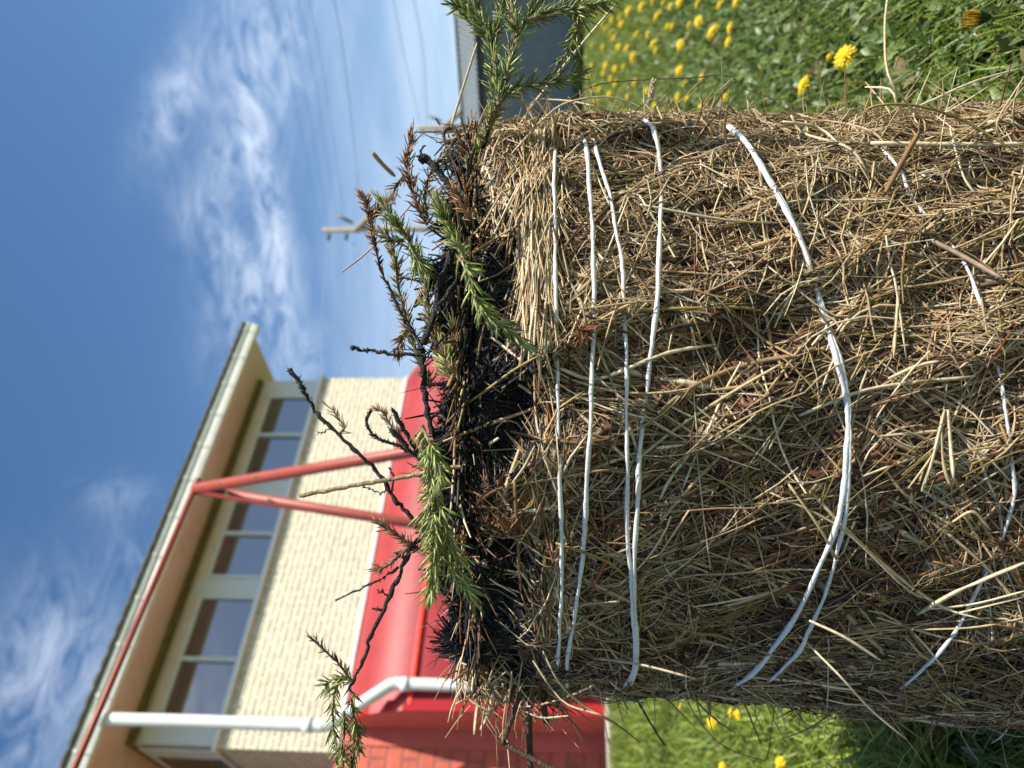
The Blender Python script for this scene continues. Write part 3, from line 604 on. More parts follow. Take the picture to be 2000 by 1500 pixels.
    # twine
    def twine(pts, w=.0021, label=None, off=.0092):
        P = [on_bale(x, y, off) for x, y in pts]
        # carry on round the back
        def on_round(p_end, sg, zb):
            a0 = math.atan2(p_end[0]-BX, -(p_end[1]-BY)); r = []
            for q in np.linspace(.25, 1, 5):
                aa = a0+sg*q*(math.pi-abs(a0)); zq = p_end[2]+(zb-p_end[2])*q; r.append(cyl(np.array(aa), zq, float(Rf(aa, zq))+.004))
            return r
        zb = (P[0][2]+P[-1][2])/2
        P = on_round(P[0], 1, zb)[::-1]+P+on_round(P[-1], -1, zb)
        n = 260; S = smooth_path(P, n); 
        wob = np.cumsum(rng.normal(0, 1, n)); wob = (wob-np.convolve(wob, np.ones(25)/25, 'same'))*.00025; S[:, 2] += wob
        tt = np.linspace(0, 120, n); ww = .92*w*(1+.13*np.sin(tt*1.3)+.12*np.sin(tt*.37+1)+rng.normal(0, .04, n))
        me = MB().tube(S, list(ww), 8); o = me.build('twine', M_twine, root)
        if label: o['label'] = label
    twine([(1083, 330), (1084, 450), (1086, 600), (1090, 760), (1094, 950), (1098, 1130), (1090, 1270)], .0019)
    twine([(1146, 300), (1155, 420), (1160, 520), (1159, 680), (1150, 870), (1142, 1040), (1128, 1170), (1108, 1290)], .0022)
    twine([(1165, 295), (1193, 390), (1214, 520), (1222, 680), (1225, 850), (1226, 1030), (1234, 1180), (1238, 1300)], .0019)
    twine([(1272, 245), (1290, 330), (1290, 430), (1282, 600), (1266, 740), (1250, 880), (1242, 1040), (1240, 1180), (1243, 1300)], .0023)
    twine([(1440, 262), (1500, 350), (1560, 460), (1600, 590), (1634, 700), (1654, 800), (1652, 900), (1638, 1010), (1590, 1130), (1530, 1240), (1450, 1330)], .0025, 'thick white twine sagging across the middle of the bale')
    twine([(1444, 262), (1504, 350), (1563, 460), (1604, 590), (1639, 700), (1660, 800), (1658, 900), (1650, 1010), (1622, 1130), (1585, 1220), (1545, 1290)], .0019)
    twine([(1730, 300), (1790, 400), (1868, 490), (1915, 590), (1950, 720), (1968, 840), (1980, 950), (1965, 1030), (1920, 1130), (1820, 1290)], .0016, 'thin twine half buried low on the bale', .0055)
    # individually modelled stems lying on or leaning off the bale
    tan = (.52, .42, .24); pale = (.62, .54, .36); brn = (.22, .13, .06); oli = (.30, .23, .07); pink = (.50, .36, .25)
    def stalk(pts, w, c, flat=.6, name='straw_stalk'):
        P = smooth_path([on_bale(x, y, o_) for x, y, o_ in pts], 14)[None]
        A2 = Acc(); A2.add(tubes(P, np.array([w]), np.array([c])*U(.9, 1.1), None, flat, 4, np.r_[.8, np.ones(11), .8, .45], caps=True))
        # a joint or two
        link(name, A2.mesh(name, True), M_straw, root)
    S = [([(1095, 720, .006), (1150, 740, .006), (1200, 730, .007), (1300, 690, .007), (1398, 672, .008)], .0019, pale),
      ([(1240, 900, .006), (1330, 830, .006), (1440, 760, .008), (1530, 708, .014)], .0016, tan), ([(1095, 665, .010), (1150, 690, .009), (1200, 740, .006), (1270, 745, .004)], .0015, brn),
      ([(1260, 880, .004), (1400, 884, .004), (1450, 890, .006)], .0034, brn), ([(1330, 610, .003), (1440, 600, .004), (1560, 625, .004), (1680, 655, .004), (1860, 655, .003)], .0022, oli),
      ([(1090, 632, .006), (1130, 615, .004), (1260, 605, .004), (1400, 600, .002)], .0016, oli), ([(1130, 775, .004), (1300, 850, .003), (1460, 870, .003)], .0020, oli),
      ([(1250, 400, .006), (1420, 430, .008), (1530, 436, .008)], .0017, pale), ([(1560, 812, .006), (1700, 760, .010), (1905, 735, .014)], .0020, pale),
      ([(1735, 740, .01), (1790, 715, .012), (1835, 705, .012)], .0015, pale), ([(1845, 800, .010), (1820, 900, .014), (1800, 960, .016)], .0022, pale), ([(1850, 800, .01), (1856, 870, .012), (1862, 935, .014)], .0019, pale), ([(1838, 812, .01), (1842, 900, .012), (1856, 950, .012)], .0016, tan),
      ([(1540, 945, .004), (1600, 1030, .012), (1630, 1085, .014), (1636, 1095, .016)], .0012, tan), ([(1500, 960, .004), (1640, 1030, .01), (1770, 1150, .012), (1820, 1170, .008)], .0011, tan), ([(1555, 930, .004), (1700, 1080, .012), (1830, 1180, .016), (1920, 1210, .018)], .0016, pale),
      ([(1790, 1200, .006), (1880, 1150, .022), (2010, 1095, .03)], .0019, pale), ([(1800, 1190, .01), (1900, 1180, .02), (2010, 1152, .03)], .0017, pale), ([(1860, 1200, .01), (1940, 1180, .02), (2010, 1162, .025)], .0017, pale), ([(1780, 1230, .01), (1900, 1225, .02), (2010, 1205, .025)], .0013, tan),
      ([(1160, 1285, .01), (1250, 1298, .03), (1360, 1326, .05)], .0017, pink), ([(1580, 1212, .02), (1650, 1245, .03), (1720, 1290, .04)], .0016, pale), ([(1560, 1240, .01), (1640, 1320, .04), (1700, 1385, .05), (1770, 1444, .06)], .0018, pale),
      ([(1300, 250, .004), (1280, 200, .01)], .0012, tan), ([(985, 300, .002), (1030, 220, .01), (1100, 130, .02), (1205, 5, .03)], .0014, pale), ([(880, 250, .0), (905, 170, .0), (932, 84, .01)], .0024, pale, ), 
      ([(1020, 250, .01), (1040, 200, .02), (1080, 195, .02), (1150, 205, .03), (1270, 245, .01)], .0011, tan), ([(1000, 300, .01), (1060, 235, .02), (1110, 200, .03), (1200, 190, .03), (1290, 230, .01)], .0012, pale),
      ([(1560, 262, .01), (1600, 235, .02), (1700, 255, .01), (1740, 300, .005)], .0013, tan), ([(1530, 238, .03), (1600, 250, .02), (1660, 300, .006), (1745, 345, .004), (1850, 470, .004)], .0026, pale), ([(1545, 225, .03), (1570, 260, .02), (1660, 290, .01), (1700, 350, .005)], .0022, pale),
      ([(1700, 280, .01), (1900, 283, .01), (2010, 282, .01)], .0024, pale), ([(1730, 375, .01), (1765, 310, .02), (1795, 258, .03)], .0026, brn), ([(1690, 170, .05), (1740, 175, .05), (1770, 215, .04), (1900, 160, .05), (2010, 130, .05)], .0014, pale), ([(1735, -20, .12), (1728, 60, .10), (1740, 160, .08), (1810, 240, .03)], .0012, tan), ([(1690, 240, .02), (1700, 210, .04), (1780, 205, .05), (1880, 235, .03), (1990, 300, .02)], .0013, oli), ([(1740, 240, .02), (1735, 215, .03), (1690, 160, .05)], .0010, tan),
      ([(1835, 300, .01), (1845, 230, .03), (1870, 130, .05)], .0009, pale), ([(1855, 250, .02), (1880, 340, .01), (1905, 380, .006)], .0018, pale), ([(2000, 150, .05), (1950, 230, .03), (1950, 260, .02)], .0012, tan), ([(1820, 470, .008), (1880, 500, .012), (1960, 545, .016)], .0024, pink), ([(1890, 565, .006), (1950, 552, .006), (2010, 556, .006)], .0030, brn),
      ([(1500, 520, .004), (1640, 620, .006), (1700, 560, .008), (1900, 470, .01), (2010, 420, .012)], .0010, tan), ([(1730, 460, .008), (1740, 520, .010), (1750, 560, .01), (1770, 700, .008)], .0018, pale), ([(1755, 560, .01), (1745, 700, .01)], .0016, tan), ([(1860, 1020, .02), (1900, 1000, .025), (1935, 1035, .02)], .0014, tan),
      ([(910, 790, .008), (950, 762, .008), (1000, 725, .009), (1055, 693, .010)], .0012, (.34, .26, .10)), ([(1000, 945, .006), (1025, 910, .008), (1045, 870, .01)], .0012, tan), ([(955, 868, .008), (975, 855, .009)], .0024, pale), ([(1052, 1070, .004), (1080, 1040, .006), (1130, 1025, .004)], .0018, brn),
      ([(1005, 940, .01), (1008, 1000, .008), (1012, 1075, .008), (1018, 1165, .008)], .0022, (.28, .15, .07)), ([(1290, 255, .008), (1270, 400, .008), (1260, 420, .006)], .0011, tan), ([(1160, 330, .01), (1190, 400, .008), (1185, 380, .006)], .001, pale), ([(1085, 1060, .006), (1200, 1105, .008), (1250, 1180, .008), (1240, 1240, .008), (1180, 1250, .006)], .0018, oli),
      ([(1060, 1270, .01), (1090, 1330, .03), (1130, 1370, .045), (1210, 1420, .06)], .0017, pale), ([(1040, 1290, .02), (1100, 1370, .04), (1180, 1400, .05), (1250, 1450, .06)], .0012, tan), ([(930, 1320, .02), (975, 1370, .03), (1030, 1380, .03), (1110, 1360, .02), (1160, 1338, .02)], .0013, pink), ([(960, 1330, .01), (1000, 1370, .03), (1050, 1400, .04), (1110, 1398, .05)], .0014, pale),
      ([(1020, 1290, .01), (1000, 1400, .03), (975, 1440, .03), (1010, 1310, .02)][:3], .0011, tan), ([(985, 1300, .01), (970, 1390, .03), (972, 1500, .04)], .0009, brn), ([(1000, 1310, .01), (990, 1420, .04), (996, 1510, .05)], .0009, tan), ([(960, 1325, .02), (935, 1370, .03), (926, 1435, .04)], .0026, tan), ([(970, 1330, .02), (955, 1390, .03), (938, 1425, .04)], .0024, pale), ([(890, 1185, .01), (868, 1250, .02), (900, 1290, .01)], .0014, pale), ([(890, 1375, .03), (940, 1350, .02), (990, 1310, .01)], .0013, pink),
      ([(727, 298, -.05), (748, 322, -.04), (772, 345, -.03)], .0030, (.40, .30, .13)), ([(850, 230, .0), (860, 245, .0)], .0018, brn), ([(667, 532, .012), (720, 490, .012), (790, 415, .01), (910, 270, .008)], .0010, pink), ([(800, 528, .01), (855, 527, .012), (905, 505, .014), (960, 470, .012), (1010, 440, .01)], .0017, (.40, .28, .11))]
    for q in S: stalk(*q)
    # seed head on its stem
    c = [on_bale(1272, 240, .012), on_bale(1268, 205, .02), on_bale(1276, 160, .025)]; A2 = Acc(); n = 46; tq = np.linspace(0, 1, n)
    base = c[1][None]*(1-tq[:, None])+c[2][None]*tq[:, None]; ax = nrmz(c[2]-c[1]); an = np.arange(n)*2.4; o1 = nrmz(np.cross(ax, [0, 1, 0])); o2 = np.cross(ax, o1)
    d = nrmz(ax[None]*1.2+(o1[None]*np.cos(an)[:, None]+o2[None]*np.sin(an)[:, None])*.8); L_ = .0075*(1-.45*np.abs(tq-.4)); t3 = np.linspace(0, 1, 4)[None, :, None]
    A2.add(tubes(base[:, None]+d[:, None]*t3*L_[:, None, None], np.full(n, .0013), np.tile([.66, .58, .42], (n, 1)), None, .8, 4, [.5, 1, .9, .1])); link('seed_head', A2.mesh('seed_head', True), M_straw, root)
    # rusty tufts of root fibre
    for (x, y, s) in ((1135, 648, .012), (1505, 640, .008), (1090, 300, .010), (1340, 1300, .008)):
        n = 70; b = on_bale(x, y, .004); d = nrmz(rng.normal(0, 1, (n, 3))); bow = nrmz(rng.normal(0, 1, (n, 3))); L_ = U(.4, 1.2, n)*s; A2 = Acc(); t4 = np.linspace(0, 1, 5)[None, :, None]
        A2.add(tubes(b[None, None]+d[:, None]*t4*L_[:, None, None]+bow[:, None]*t4**2*L_[:, None, None]*.6, np.full(n, .0005), np.array([.26, .10, .045])*U(.6, 1.4, (n, 1)), None, .7, 4)); link('root_tuft', A2.mesh('root_tuft'), M_straw, root)
    return root
bale()
# ------------------------------------------------------------ spruce branches and twigs
GRN = (.19, .245, .055); LGT = (.41, .45, .15); DKG = (.085, .12, .03); BRN = (.31, .17, .085); RUS = (.30, .11, .045); BLK = (.011, .010, .010); GRY = (.22, .19, .13)
def pathpts(pts, n):
    return smooth_path([Wp(*p) for p in pts], n)
def branch(name, label, cat, segs, group=None):
    """segs: dicts pts (x,y,depth), r0,r1 stem radius, stem colour, needle colour(s), length, density per metre, lean angle"""
    P0 = Wp(*segs[0]['pts'][0]); root = empty(name, tuple(P0), label, cat, group)
    SA = Acc(); NA = Acc(); has = False
    for s in segs:
        ctrl = [Wp(*p) for p in s['pts']]; Ltot = sum(np.linalg.norm(b-a) for a, b in zip(ctrl, ctrl[1:])); n = max(8, int(Ltot/.004)); C = smooth_path(ctrl, n)
        kn = rng.normal(0, 1, (n, 3)); kn = (kn-np.roll(kn, 1, 0)); C = C+kn*s.get('kink', .00025)
        rr = np.linspace(s.get('r0', .002), s.get('r1', .001), n)*(1+rng.normal(0, s.get('lump', .06), n)); sc = np.array(s.get('stem', GRY))
        an = 6; SA.add(tubes(C[None], rr[None], np.broadcast_to(sc*rng.uniform(.75, 1.25, (n, 1)), (n, 3))[None], None, 1., 6))
        dens = s.get('dens', 0)
        if dens:
            has = True; m = int(Ltot*dens); q = rng.uniform(s.get('q0', 0), 1, m); i = q*(n-1); i0 = np.minimum(i.astype(int), n-2); fr = (i-i0)[:, None]; b = C[i0]*(1-fr)+C[i0+1]*fr; T = nrmz(C[np.minimum(i0+2, n-1)]-C[np.maximum(i0-1, 0)])
            rnd = rng.normal(0, 1, (m, 3)); bias = s.get('bias')
            if bias is not None: rnd = rnd+np.array(bias)
            pr = nrmz(rnd-T*(rnd*T).sum(1, keepdims=True)); a = R_(s.get('ang', 50))*rng.uniform(.5, 1.45, (m, 1)); a = a*np.clip((1-q[:, None])*6+.15, .15, 1)
            d = T*np.cos(a)+pr*np.sin(a); ln = s.get('len', .014)*rng.uniform(.45, 1.15, m); t = np.linspace(0, 1, 4)[None, :, None]
            bow = nrmz(T*.9+rng.normal(0, .35, (m, 3)))
            P = b[:, None]+d[:, None]*t*ln[:, None, None]+bow[:, None]*t**2*(ln*s.get('bow', .22))[:, None, None]
            cs = [np.array(c) for c in s.get('col', [GRN])]; ci = rng.integers(0, len(cs), m); cc = np.array(cs)[ci]*rng.uniform(.6, 1.35, (m, 1)); dead = rng.random(m) < .07; cc[dead] = np.array([.34, .22, .10])*rng.uniform(.5, 1.2, (dead.sum(), 1)) if cs[0][0] > .05 else cc[dead]
            NA.add(tubes(P, np.full(m, s.get('nw', .00062))*rng.uniform(.8, 1.2, m), cc, None, .7, 4, [.7, 1, .95, .25], caps=True))
    st = link('stem', SA.mesh('stem', True), M_bark, root)
    if has: link('needles', NA.mesh('needles'), M_needle, root)
    return root
def P_(l, d): return [(x, y, d) if len(q) == 0 else (x, y, q[0]) for x, y, *q in l]
g = dict(dens=2400, len=.0155, nw=.00068)
# big green branch reaching out to the upper right
gg = dict(dens=1900, len=.0165, nw=.00088, col=[GRN, LGT, (.22, .28, .065), DKG], stem=(.24, .17, .10), r0=.0026, r1=.0013, bias=(0, 0, 0))
branch('spruce_branch', 'largest dark green spruce branch, forked, jutting over the shed and lawn', 'spruce branch', [
    dict(gg, pts=P_([(905, 380, .80), (925, 320, .79), (950, 262, .77), (975, 200, .75), (990, 150, .74)], .76), r0=.0034, r1=.0028, dens=1900, q0=.12),
    dict(gg, pts=P_([(975, 205), (968, 140), (955, 70), (925, 20), (900, -30)], .74)), dict(gg, pts=P_([(988, 155), (1000, 100), (1020, 55), (1045, 15), (1060, -40)], .73)),
    dict(gg, pts=P_([(960, 80), (975, 40), (985, -10), (990, -40)], .74)), dict(gg, pts=P_([(1012, 70), (1000, 30), (1000, -30)], .72)), dict(gg, pts=P_([(1030, 40), (1075, 25), (1125, 15), (1180, 5), (1215, -8)], .72)),
    dict(gg, pts=P_([(1118, 16), (1132, 35), (1128, 60), (1112, 95), (1095, 120)], .72), r0=.0016, r1=.001), dict(gg, pts=P_([(985, 190), (1015, 170), (1060, 162), (1100, 155), (1130, 148)], .74), r0=.0018, r1=.0011),
    dict(gg, pts=P_([(950, 75), (920, 45), (905, 18), (885, 8)], .745), r0=.0014, r1=.001)])
lg = dict(dens=1800, len=.0165, nw=.00095, col=[LGT, GRN, (.36, .40, .14)], stem=(.36, .26, .14), r0=.0018, r1=.0013)
branch('spruce_sprig', 'pale green sprig with an orange bud, hanging over the burnt hay', 'spruce sprig', [
    dict(lg, pts=P_([(895, 500), (915, 530), (925, 572), (948, 612), (985, 642), (1020, 668)], .60), bias=(0, 0, -.5)), dict(lg, pts=P_([(905, 505), (900, 485), (880, 465)], .62), len=.011, dens=1500),
    dict(pts=P_([(1012, 663), (1022, 668), (1026, 670)], .598), r0=.0022, r1=.0012, stem=(.42, .15, .05))])
branch('spruce_branch', 'bright yellow-green spruce branch drooping over the left rim of the bale', 'spruce branch', [
    dict(lg, pts=P_([(825, 830), (836, 880), (842, 930), (846, 980), (852, 1040), (872, 1090), (905, 1140), (918, 1160)], .62), dens=2200, bias=(0, 0, .1)),
    dict(lg, pts=P_([(848, 1000), (850, 1060), (848, 1110), (842, 1160)], .61), dens=1800), dict(lg, pts=P_([(838, 860), (856, 900), (862, 940)], .61), dens=1700), dict(lg, pts=P_([(860, 985), (872, 1030), (885, 1075), (900, 1100)], .615), dens=1700), dict(lg, pts=P_([(845, 950), (832, 1000), (835, 1040)], .62), dens=1500)])
mix = dict(dens=1150, len=.015, nw=.0008, col=[GRN, BRN, (.20, .15, .06), DKG], stem=(.10, .07, .04), r0=.0018, r1=.0010)
branch('spruce_sprig', 'green tufted sprig with long needles below the near utility pole', 'spruce sprig', [
    dict(mix, pts=P_([(835, 560), (820, 520), (808, 490), (790, 455), (770, 430), (745, 395)], .70), col=[LGT, GRN, GRN, (.26, .24, .08)], dens=1900), dict(mix, pts=P_([(800, 475), (812, 500), (822, 515)], .67), dens=2600, len=.022, col=[LGT, GRN], ang=38),
    dict(mix, pts=P_([(790, 470), (766, 470), (748, 455)], .70), dens=2300)])
branch('spruce_sprig', 'short green and rust sprig on the bale top beside the big branch', 'spruce sprig', [
    dict(mix, pts=P_([(905, 520), (890, 470), (872, 430), (858, 395)], .68), col=[LGT, GRN, GRN], dens=2600, len=.013), dict(mix, pts=P_([(920, 430), (905, 400), (890, 375)], .67), col=[RUS, BRN], dens=3800, len=.011), dict(mix, pts=P_([(880, 440), (860, 415), (850, 385)], .69), dens=1500, col=[GRN, BRN])])
branch('dead_spruce_sprig', 'brown needled spruce sprig standing nearest to the shed', 'dead spruce sprig', [
    dict(mix, pts=P_([(835, 440), (815, 400), (800, 350), (795, 310), (805, 262)], .74), col=[BRN, RUS, (.22, .15, .08)], dens=1700, len=.014), dict(mix, pts=P_([(835, 430), (830, 380), (845, 330), (870, 300)], .74), col=[BRN, DKG], dens=1300, len=.012), dict(mix, pts=P_([(795, 340), (775, 360), (768, 380)], .74), col=[BRN], dens=1300, len=.011)])
branch('dead_spruce_sprig', 'brown tipped charred spruce stem overlapping the near utility pole', 'dead spruce sprig', [
    dict(mix, pts=P_([(830, 690), (808, 650), (780, 605), (762, 565), (745, 530), (735, 490), (725, 440)], .71), stem=BLK, col=[BLK, BRN], dens=650, len=.007, lump=.2), dict(mix, pts=P_([(733, 480), (724, 435), (718, 400), (708, 384)], .71), stem=BLK, col=[RUS, BRN], dens=2800, len=.0105),
    dict(mix, pts=P_([(722, 430), (740, 410), (752, 400)], .71), col=[RUS, BRN], dens=2000, len=.010)])
branch('dead_spruce_sprig', 'drooping rusty needled sprig in the thick of the spruce heap', 'dead spruce sprig', [
    dict(mix, pts=P_([(840, 760), (822, 710), (805, 660), (790, 610), (778, 560), (775, 520), (765, 490)], .73), col=[BRN, GRN, (.28, .22, .09), LGT], dens=1700, len=.0135), dict(mix, pts=P_([(800, 640), (785, 660), (778, 690)], .73), col=[BRN], dens=1900, len=.012), dict(mix, pts=P_([(810, 600), (830, 570), (835, 540), (825, 510)], .71), col=[BRN, GRN], dens=1700, len=.013)])
branch('dead_spruce_sprig', 'olive and brown sprig lying flat behind the short vertical black twig', 'dead spruce sprig', [
    dict(mix, pts=P_([(900, 700), (870, 690), (850, 660), (840, 620), (836, 570)], .69), col=[GRN, BRN, (.24, .2, .08)], dens=2100), dict(mix, pts=P_([(890, 745), (875, 720), (868, 690)], .66), col=[LGT, (.45, .3, .16)], dens=2600, len=.017), dict(mix, pts=P_([(880, 700), (888, 660), (885, 620)], .68), col=[BRN, GRN], dens=1500)])
branch('dead_spruce_sprig', 'small brown dry sprig sticking up left of the tan stick', 'dead spruce sprig', [
    dict(mix, pts=P_([(825, 1075), (800, 1062), (770, 1040), (737, 1022)], .66), col=[BRN, (.30, .18, .09)], dens=1500, len=.010), dict(mix, pts=P_([(808, 1060), (780, 1085), (755, 1105), (735, 1112)], .66), col=[BRN, (.34, .22, .12)], dens=1200, len=.009)])
bt = dict(stem=BLK, col=[BLK], dens=1300, len=.0028, nw=.00055, ang=65, lump=.16, kink=.0005)
branch('charred_twig', 'long black twig slanting in front of the red swing legs', 'charred twig', [
    dict(bt, pts=P_([(815, 1025), (795, 1000), (770, 975), (748, 935), (715, 900), (690, 876), (650, 838), (620, 808), (600, 775), (585, 745), (567, 722)], .70), r0=.0022, r1=.0014), dict(bt, pts=P_([(600, 775), (588, 752), (575, 735), (565, 722)], .70), r0=.0016, r1=.0018, dens=2600, len=.0045),
    dict(bt, pts=P_([(660, 850), (672, 838), (660, 815), (640, 792)], .70), r0=.0008, r1=.0005, stem=(.18, .12, .07), col=[(.30, .2, .12)], dens=1000, len=.009, ang=40), dict(bt, pts=P_([(645, 835), (632, 843), (620, 848)], .70), r0=.0006, r1=.0004, dens=500, len=.006), dict(bt, pts=P_([(765, 960), (768, 930), (760, 915)], .70), r0=.0009, r1=.0006), dict(bt, pts=P_([(762, 955), (740, 962), (712, 950)], .70), r0=.0008, r1=.0005)])
branch('charred_twig', 'black leafless branch reaching left across the red wall', 'charred twig', [
    dict(bt, pts=P_([(835, 1040), (812, 1060), (795, 1085), (782, 1120), (765, 1155), (750, 1190), (735, 1220), (722, 1250), (712, 1285), (695, 1320), (682, 1345)], .66), r0=.0026, r1=.0014, dens=800),
    dict(bt, pts=P_([(778, 1108), (745, 1130), (700, 1152), (655, 1172)], .66), r0=.0013, r1=.0006, dens=700), dict(bt, pts=P_([(752, 1192), (738, 1190), (728, 1189)], .66), r0=.0014, r1=.0009), dict(bt, pts=P_([(760, 1165), (748, 1157), (738, 1154)], .66), r0=.0011, r1=.0008), dict(bt, pts=P_([(792, 1092), (780, 1085), (775, 1080)], .66), r0=.0014, r1=.001)])
gs = dict(dens=1300, len=.013, nw=.00068, col=[GRN, DKG, LGT, (.2, .17, .07)], stem=(.16, .12, .06), r0=.0012, r1=.001)
branch('spruce_sprig', 'green sprig at the tip of the black branch beside the white downpipe', 'spruce sprig', [
    dict(gs, pts=P_([(684, 1340), (690, 1375), (692, 1420), (690, 1470), (685, 1520)], .66)), dict(gs, pts=P_([(670, 1320), (655, 1350), (650, 1400), (655, 1450), (660, 1500), (665, 1530)], .66)),
    dict(gs, pts=P_([(690, 1330), (668, 1322), (645, 1330), (635, 1345)], .66), dens=1200), dict(gs, pts=P_([(672, 1390), (672, 1430), (670, 1510)], .65)), dict(gs, pts=P_([(692, 1400), (702, 1440), (700, 1470)], .65), dens=1300),
    dict(gs, pts=P_([(684, 1330), (665, 1300), (645, 1280), (625, 1262), (605, 1243)], .66), stem=(.10, .07, .05), col=[(.16, .13, .09), BRN], dens=700, len=.008)])
branch('charred_twig', 'short vertical black twig poking up against the sky', 'charred twig', [dict(bt, pts=P_([(830, 694), (800, 692), (770, 694), (740, 686), (712, 684), (690, 680)], .68), r0=.0018, r1=.0012, dens=2400), dict(bt, pts=P_([(770, 693), (771, 683)], .68), r0=.001, r1=.0008), dict(bt, pts=P_([(700, 682), (692, 678), (688, 682)], .68), r0=.0018, r1=.002, dens=3000)])
branch('charred_twig', 'thick black stem lying along the top of the bale', 'charred twig', [dict(bt, pts=P_([(822, 672), (825, 700), (828, 750), (834, 800), (845, 850)], .69), r0=.0034, r1=.0026, dens=2200), dict(bt, pts=P_([(885, 480), (872, 530), (855, 560), (852, 600), (828, 670)], .68), r0=.0034, r1=.0024, dens=2000), dict(bt, pts=P_([(895, 545), (870, 580), (850, 605)], .665), r0=.0022, r1=.0018)])
branch('charred_twig', 'thick black curled stub between the brown sprigs near the shed', 'charred twig', [dict(bt, pts=P_([(905, 400), (880, 365), (860, 340), (842, 318), (822, 308)], .72), r0=.0034, r1=.0042, dens=5000, len=.004), dict(bt, pts=P_([(835, 322), (822, 300), (828, 285)], .72), r0=.001, r1=.0007)])
branch('charred_twig', 'curled black twig with dry brown needles before the cream wall', 'charred twig', [dict(bt, pts=P_([(805, 885), (780, 872), (755, 862), (735, 855), (722, 840), (716, 822), (722, 803)], .68), r0=.0013, r1=.0016, dens=2600, len=.004), dict(bt, pts=P_([(795, 880), (780, 850), (760, 825), (748, 805), (735, 800)], .68), r0=.0009, r1=.0007, stem=(.2, .13, .07), col=[(.30, .19, .08), BRN], dens=1900, len=.009, ang=40)])
branch('charred_twig', 'pair of short knobbly black twigs right of the tan stick', 'charred twig', [dict(bt, pts=P_([(830, 895), (810, 872), (792, 845), (778, 820), (770, 803)], .66), r0=.0020, r1=.0019, dens=4200, len=.0036), dict(bt, pts=P_([(835, 905), (810, 890), (790, 868), (775, 850), (762, 839)], .655), r0=.0022, r1=.0022, dens=4200, len=.0036)])
branch('charred_twig', 'rusty brown hooked twig curling beside the end of the shed roof', 'charred twig', [dict(pts=P_([(915, 300), (900, 280), (893, 262), (885, 250), (872, 252), (866, 263), (870, 276), (882, 278), (892, 270)], .80), r0=.0020, r1=.0024, stem=(.11, .06, .035), lump=.12), dict(pts=P_([(912, 285), (908, 260), (903, 240), (898, 228)], .80), r0=.0016, r1=.0010, stem=(.14, .08, .04))])
def stick(label, pts, r, c, cat='stick'):
    root = branch('dry_stick', label, cat, [dict(pts=pts, r0=r[0], r1=r[1], stem=c, lump=.05, kink=.0002)])
    return root
stick('tan bare stick standing up in front of the cream wall', P_([(900, 912), (860, 916), (800, 930), (740, 940), (690, 948), (640, 958), (585, 968)], .66), (.0023, .0021), (.40, .29, .15))
stick('dark straight stick leaving the bale to the left', P_([(1030, 1300, .84), (1032, 1360, .83), (1034, 1430, .83), (1036, 1520, .82)], .83), (.0042, .0034), (.075, .045, .028))
stick('bent dark stick crossing the straight one at the lower left', P_([(1025, 1330, .82), (1005, 1390, .82), (984, 1444, .82), (990, 1455, .82), (1040, 1482, .81), (1100, 1512, .80)], .82), (.0034, .0026), (.085, .05, .03))
stick('short dark stub left of the bale, cut square', P_([(1060, 1330, .84), (1062, 1365, .83), (1066, 1412, .83)], .83), (.0036, .0034), (.07, .045, .03))
stick('thin dark stem hanging out below the left shoulder', P_([(1230, 1340, .88), (1252, 1380, .87), (1275, 1420, .87), (1298, 1455, .86)], .87), (.0016, .0009), (.05, .035, .025))
stick('black forked stem poking out over the left grass', P_([(1560, 1300, .88), (1580, 1340, .87), (1592, 1372, .87)], .87), (.0026, .0018), (.05, .035, .025))
stick('thin brown tendril arching over the dandelions on the right', P_([(1060, 230, .86), (1110, 195, .88), (1170, 165, .9), (1260, 156, .9), (1350, 152, .9), (1420, 148, .9), (1460, 175, .9), (1510, 195, .9), (1518, 210, .9)], .88), (.0008, .0006), (.12, .08, .045), 'stem')
stick('fine curved stem looping over the left grass', P_([(1330, 1340, .88), (1360, 1400, .88), (1410, 1455, .88), (1480, 1482, .88), (1498, 1478, .88), (1510, 1400, .88), (1518, 1350, .88)], .88), (.0006, .0005), (.10, .08, .05), 'stem')
# ------------------------------------------------------------ dandelions
def flower_mesh(R):
    A2 = Acc(); cols = []
    for ring, (n, l, elv) in enumerate(((34, 1., 6), (28, .86, 17), (20, .62, 32), (12, .36, 55))):
        a = np.arange(n)/n*6.283+ring*.3+rng.normal(0, .05, n); e_ = R_(elv)+rng.normal(0, .08, n); L_ = R*l*rng.uniform(.88, 1.08, n)
        d = np.c_[np.cos(a)*np.cos(e_), np.sin(a)*np.cos(e_), np.sin(e_)]; t = np.linspace(.05, 1, 5)[None, :, None]
        P = d[:, None]*t*L_[:, None, None]; P[..., 2] -= (t[..., 0]**2)*(L_[:, None])*.10
        A2.add(tubes(P, np.full(n, R*.085), np.array([.95, .72, .012])*rng.uniform(.85, 1.08, (n, 1)), np.tile([0, 0, 1.], (n, 5, 1)), .25, 4, [.4, .8, 1, 1, .55], caps=True))
    return A2.mesh('petals')
def stem_mesh(R, h):
    A2 = Acc(); A2.add(tubes(np.array([[[.006, 0, -h], [.002, 0, -h*.6], [0, 0, -h*.25], [0, 0, -.004]]]), np.array([R*.085]), np.array([[.16, .20, .06]]), None, 1, 6, [1, 1, .9, 1.2]))
    a = np.arange(12)/12*6.283; d = np.c_[np.cos(a), np.sin(a), 0*a]; t = np.linspace(0, 1, 3)[None, :, None]
    P = d[:, None]*t*R*.4+np.array([0, 0, -R*.45])+np.array([0, 0, R*.42])*t**1.5; A2.add(tubes(P, np.full(12, R*.1), np.tile([.09, .15, .04], (12, 1)), None, .5, 4, [.6, 1, .3])); return A2.mesh('flower_stem')
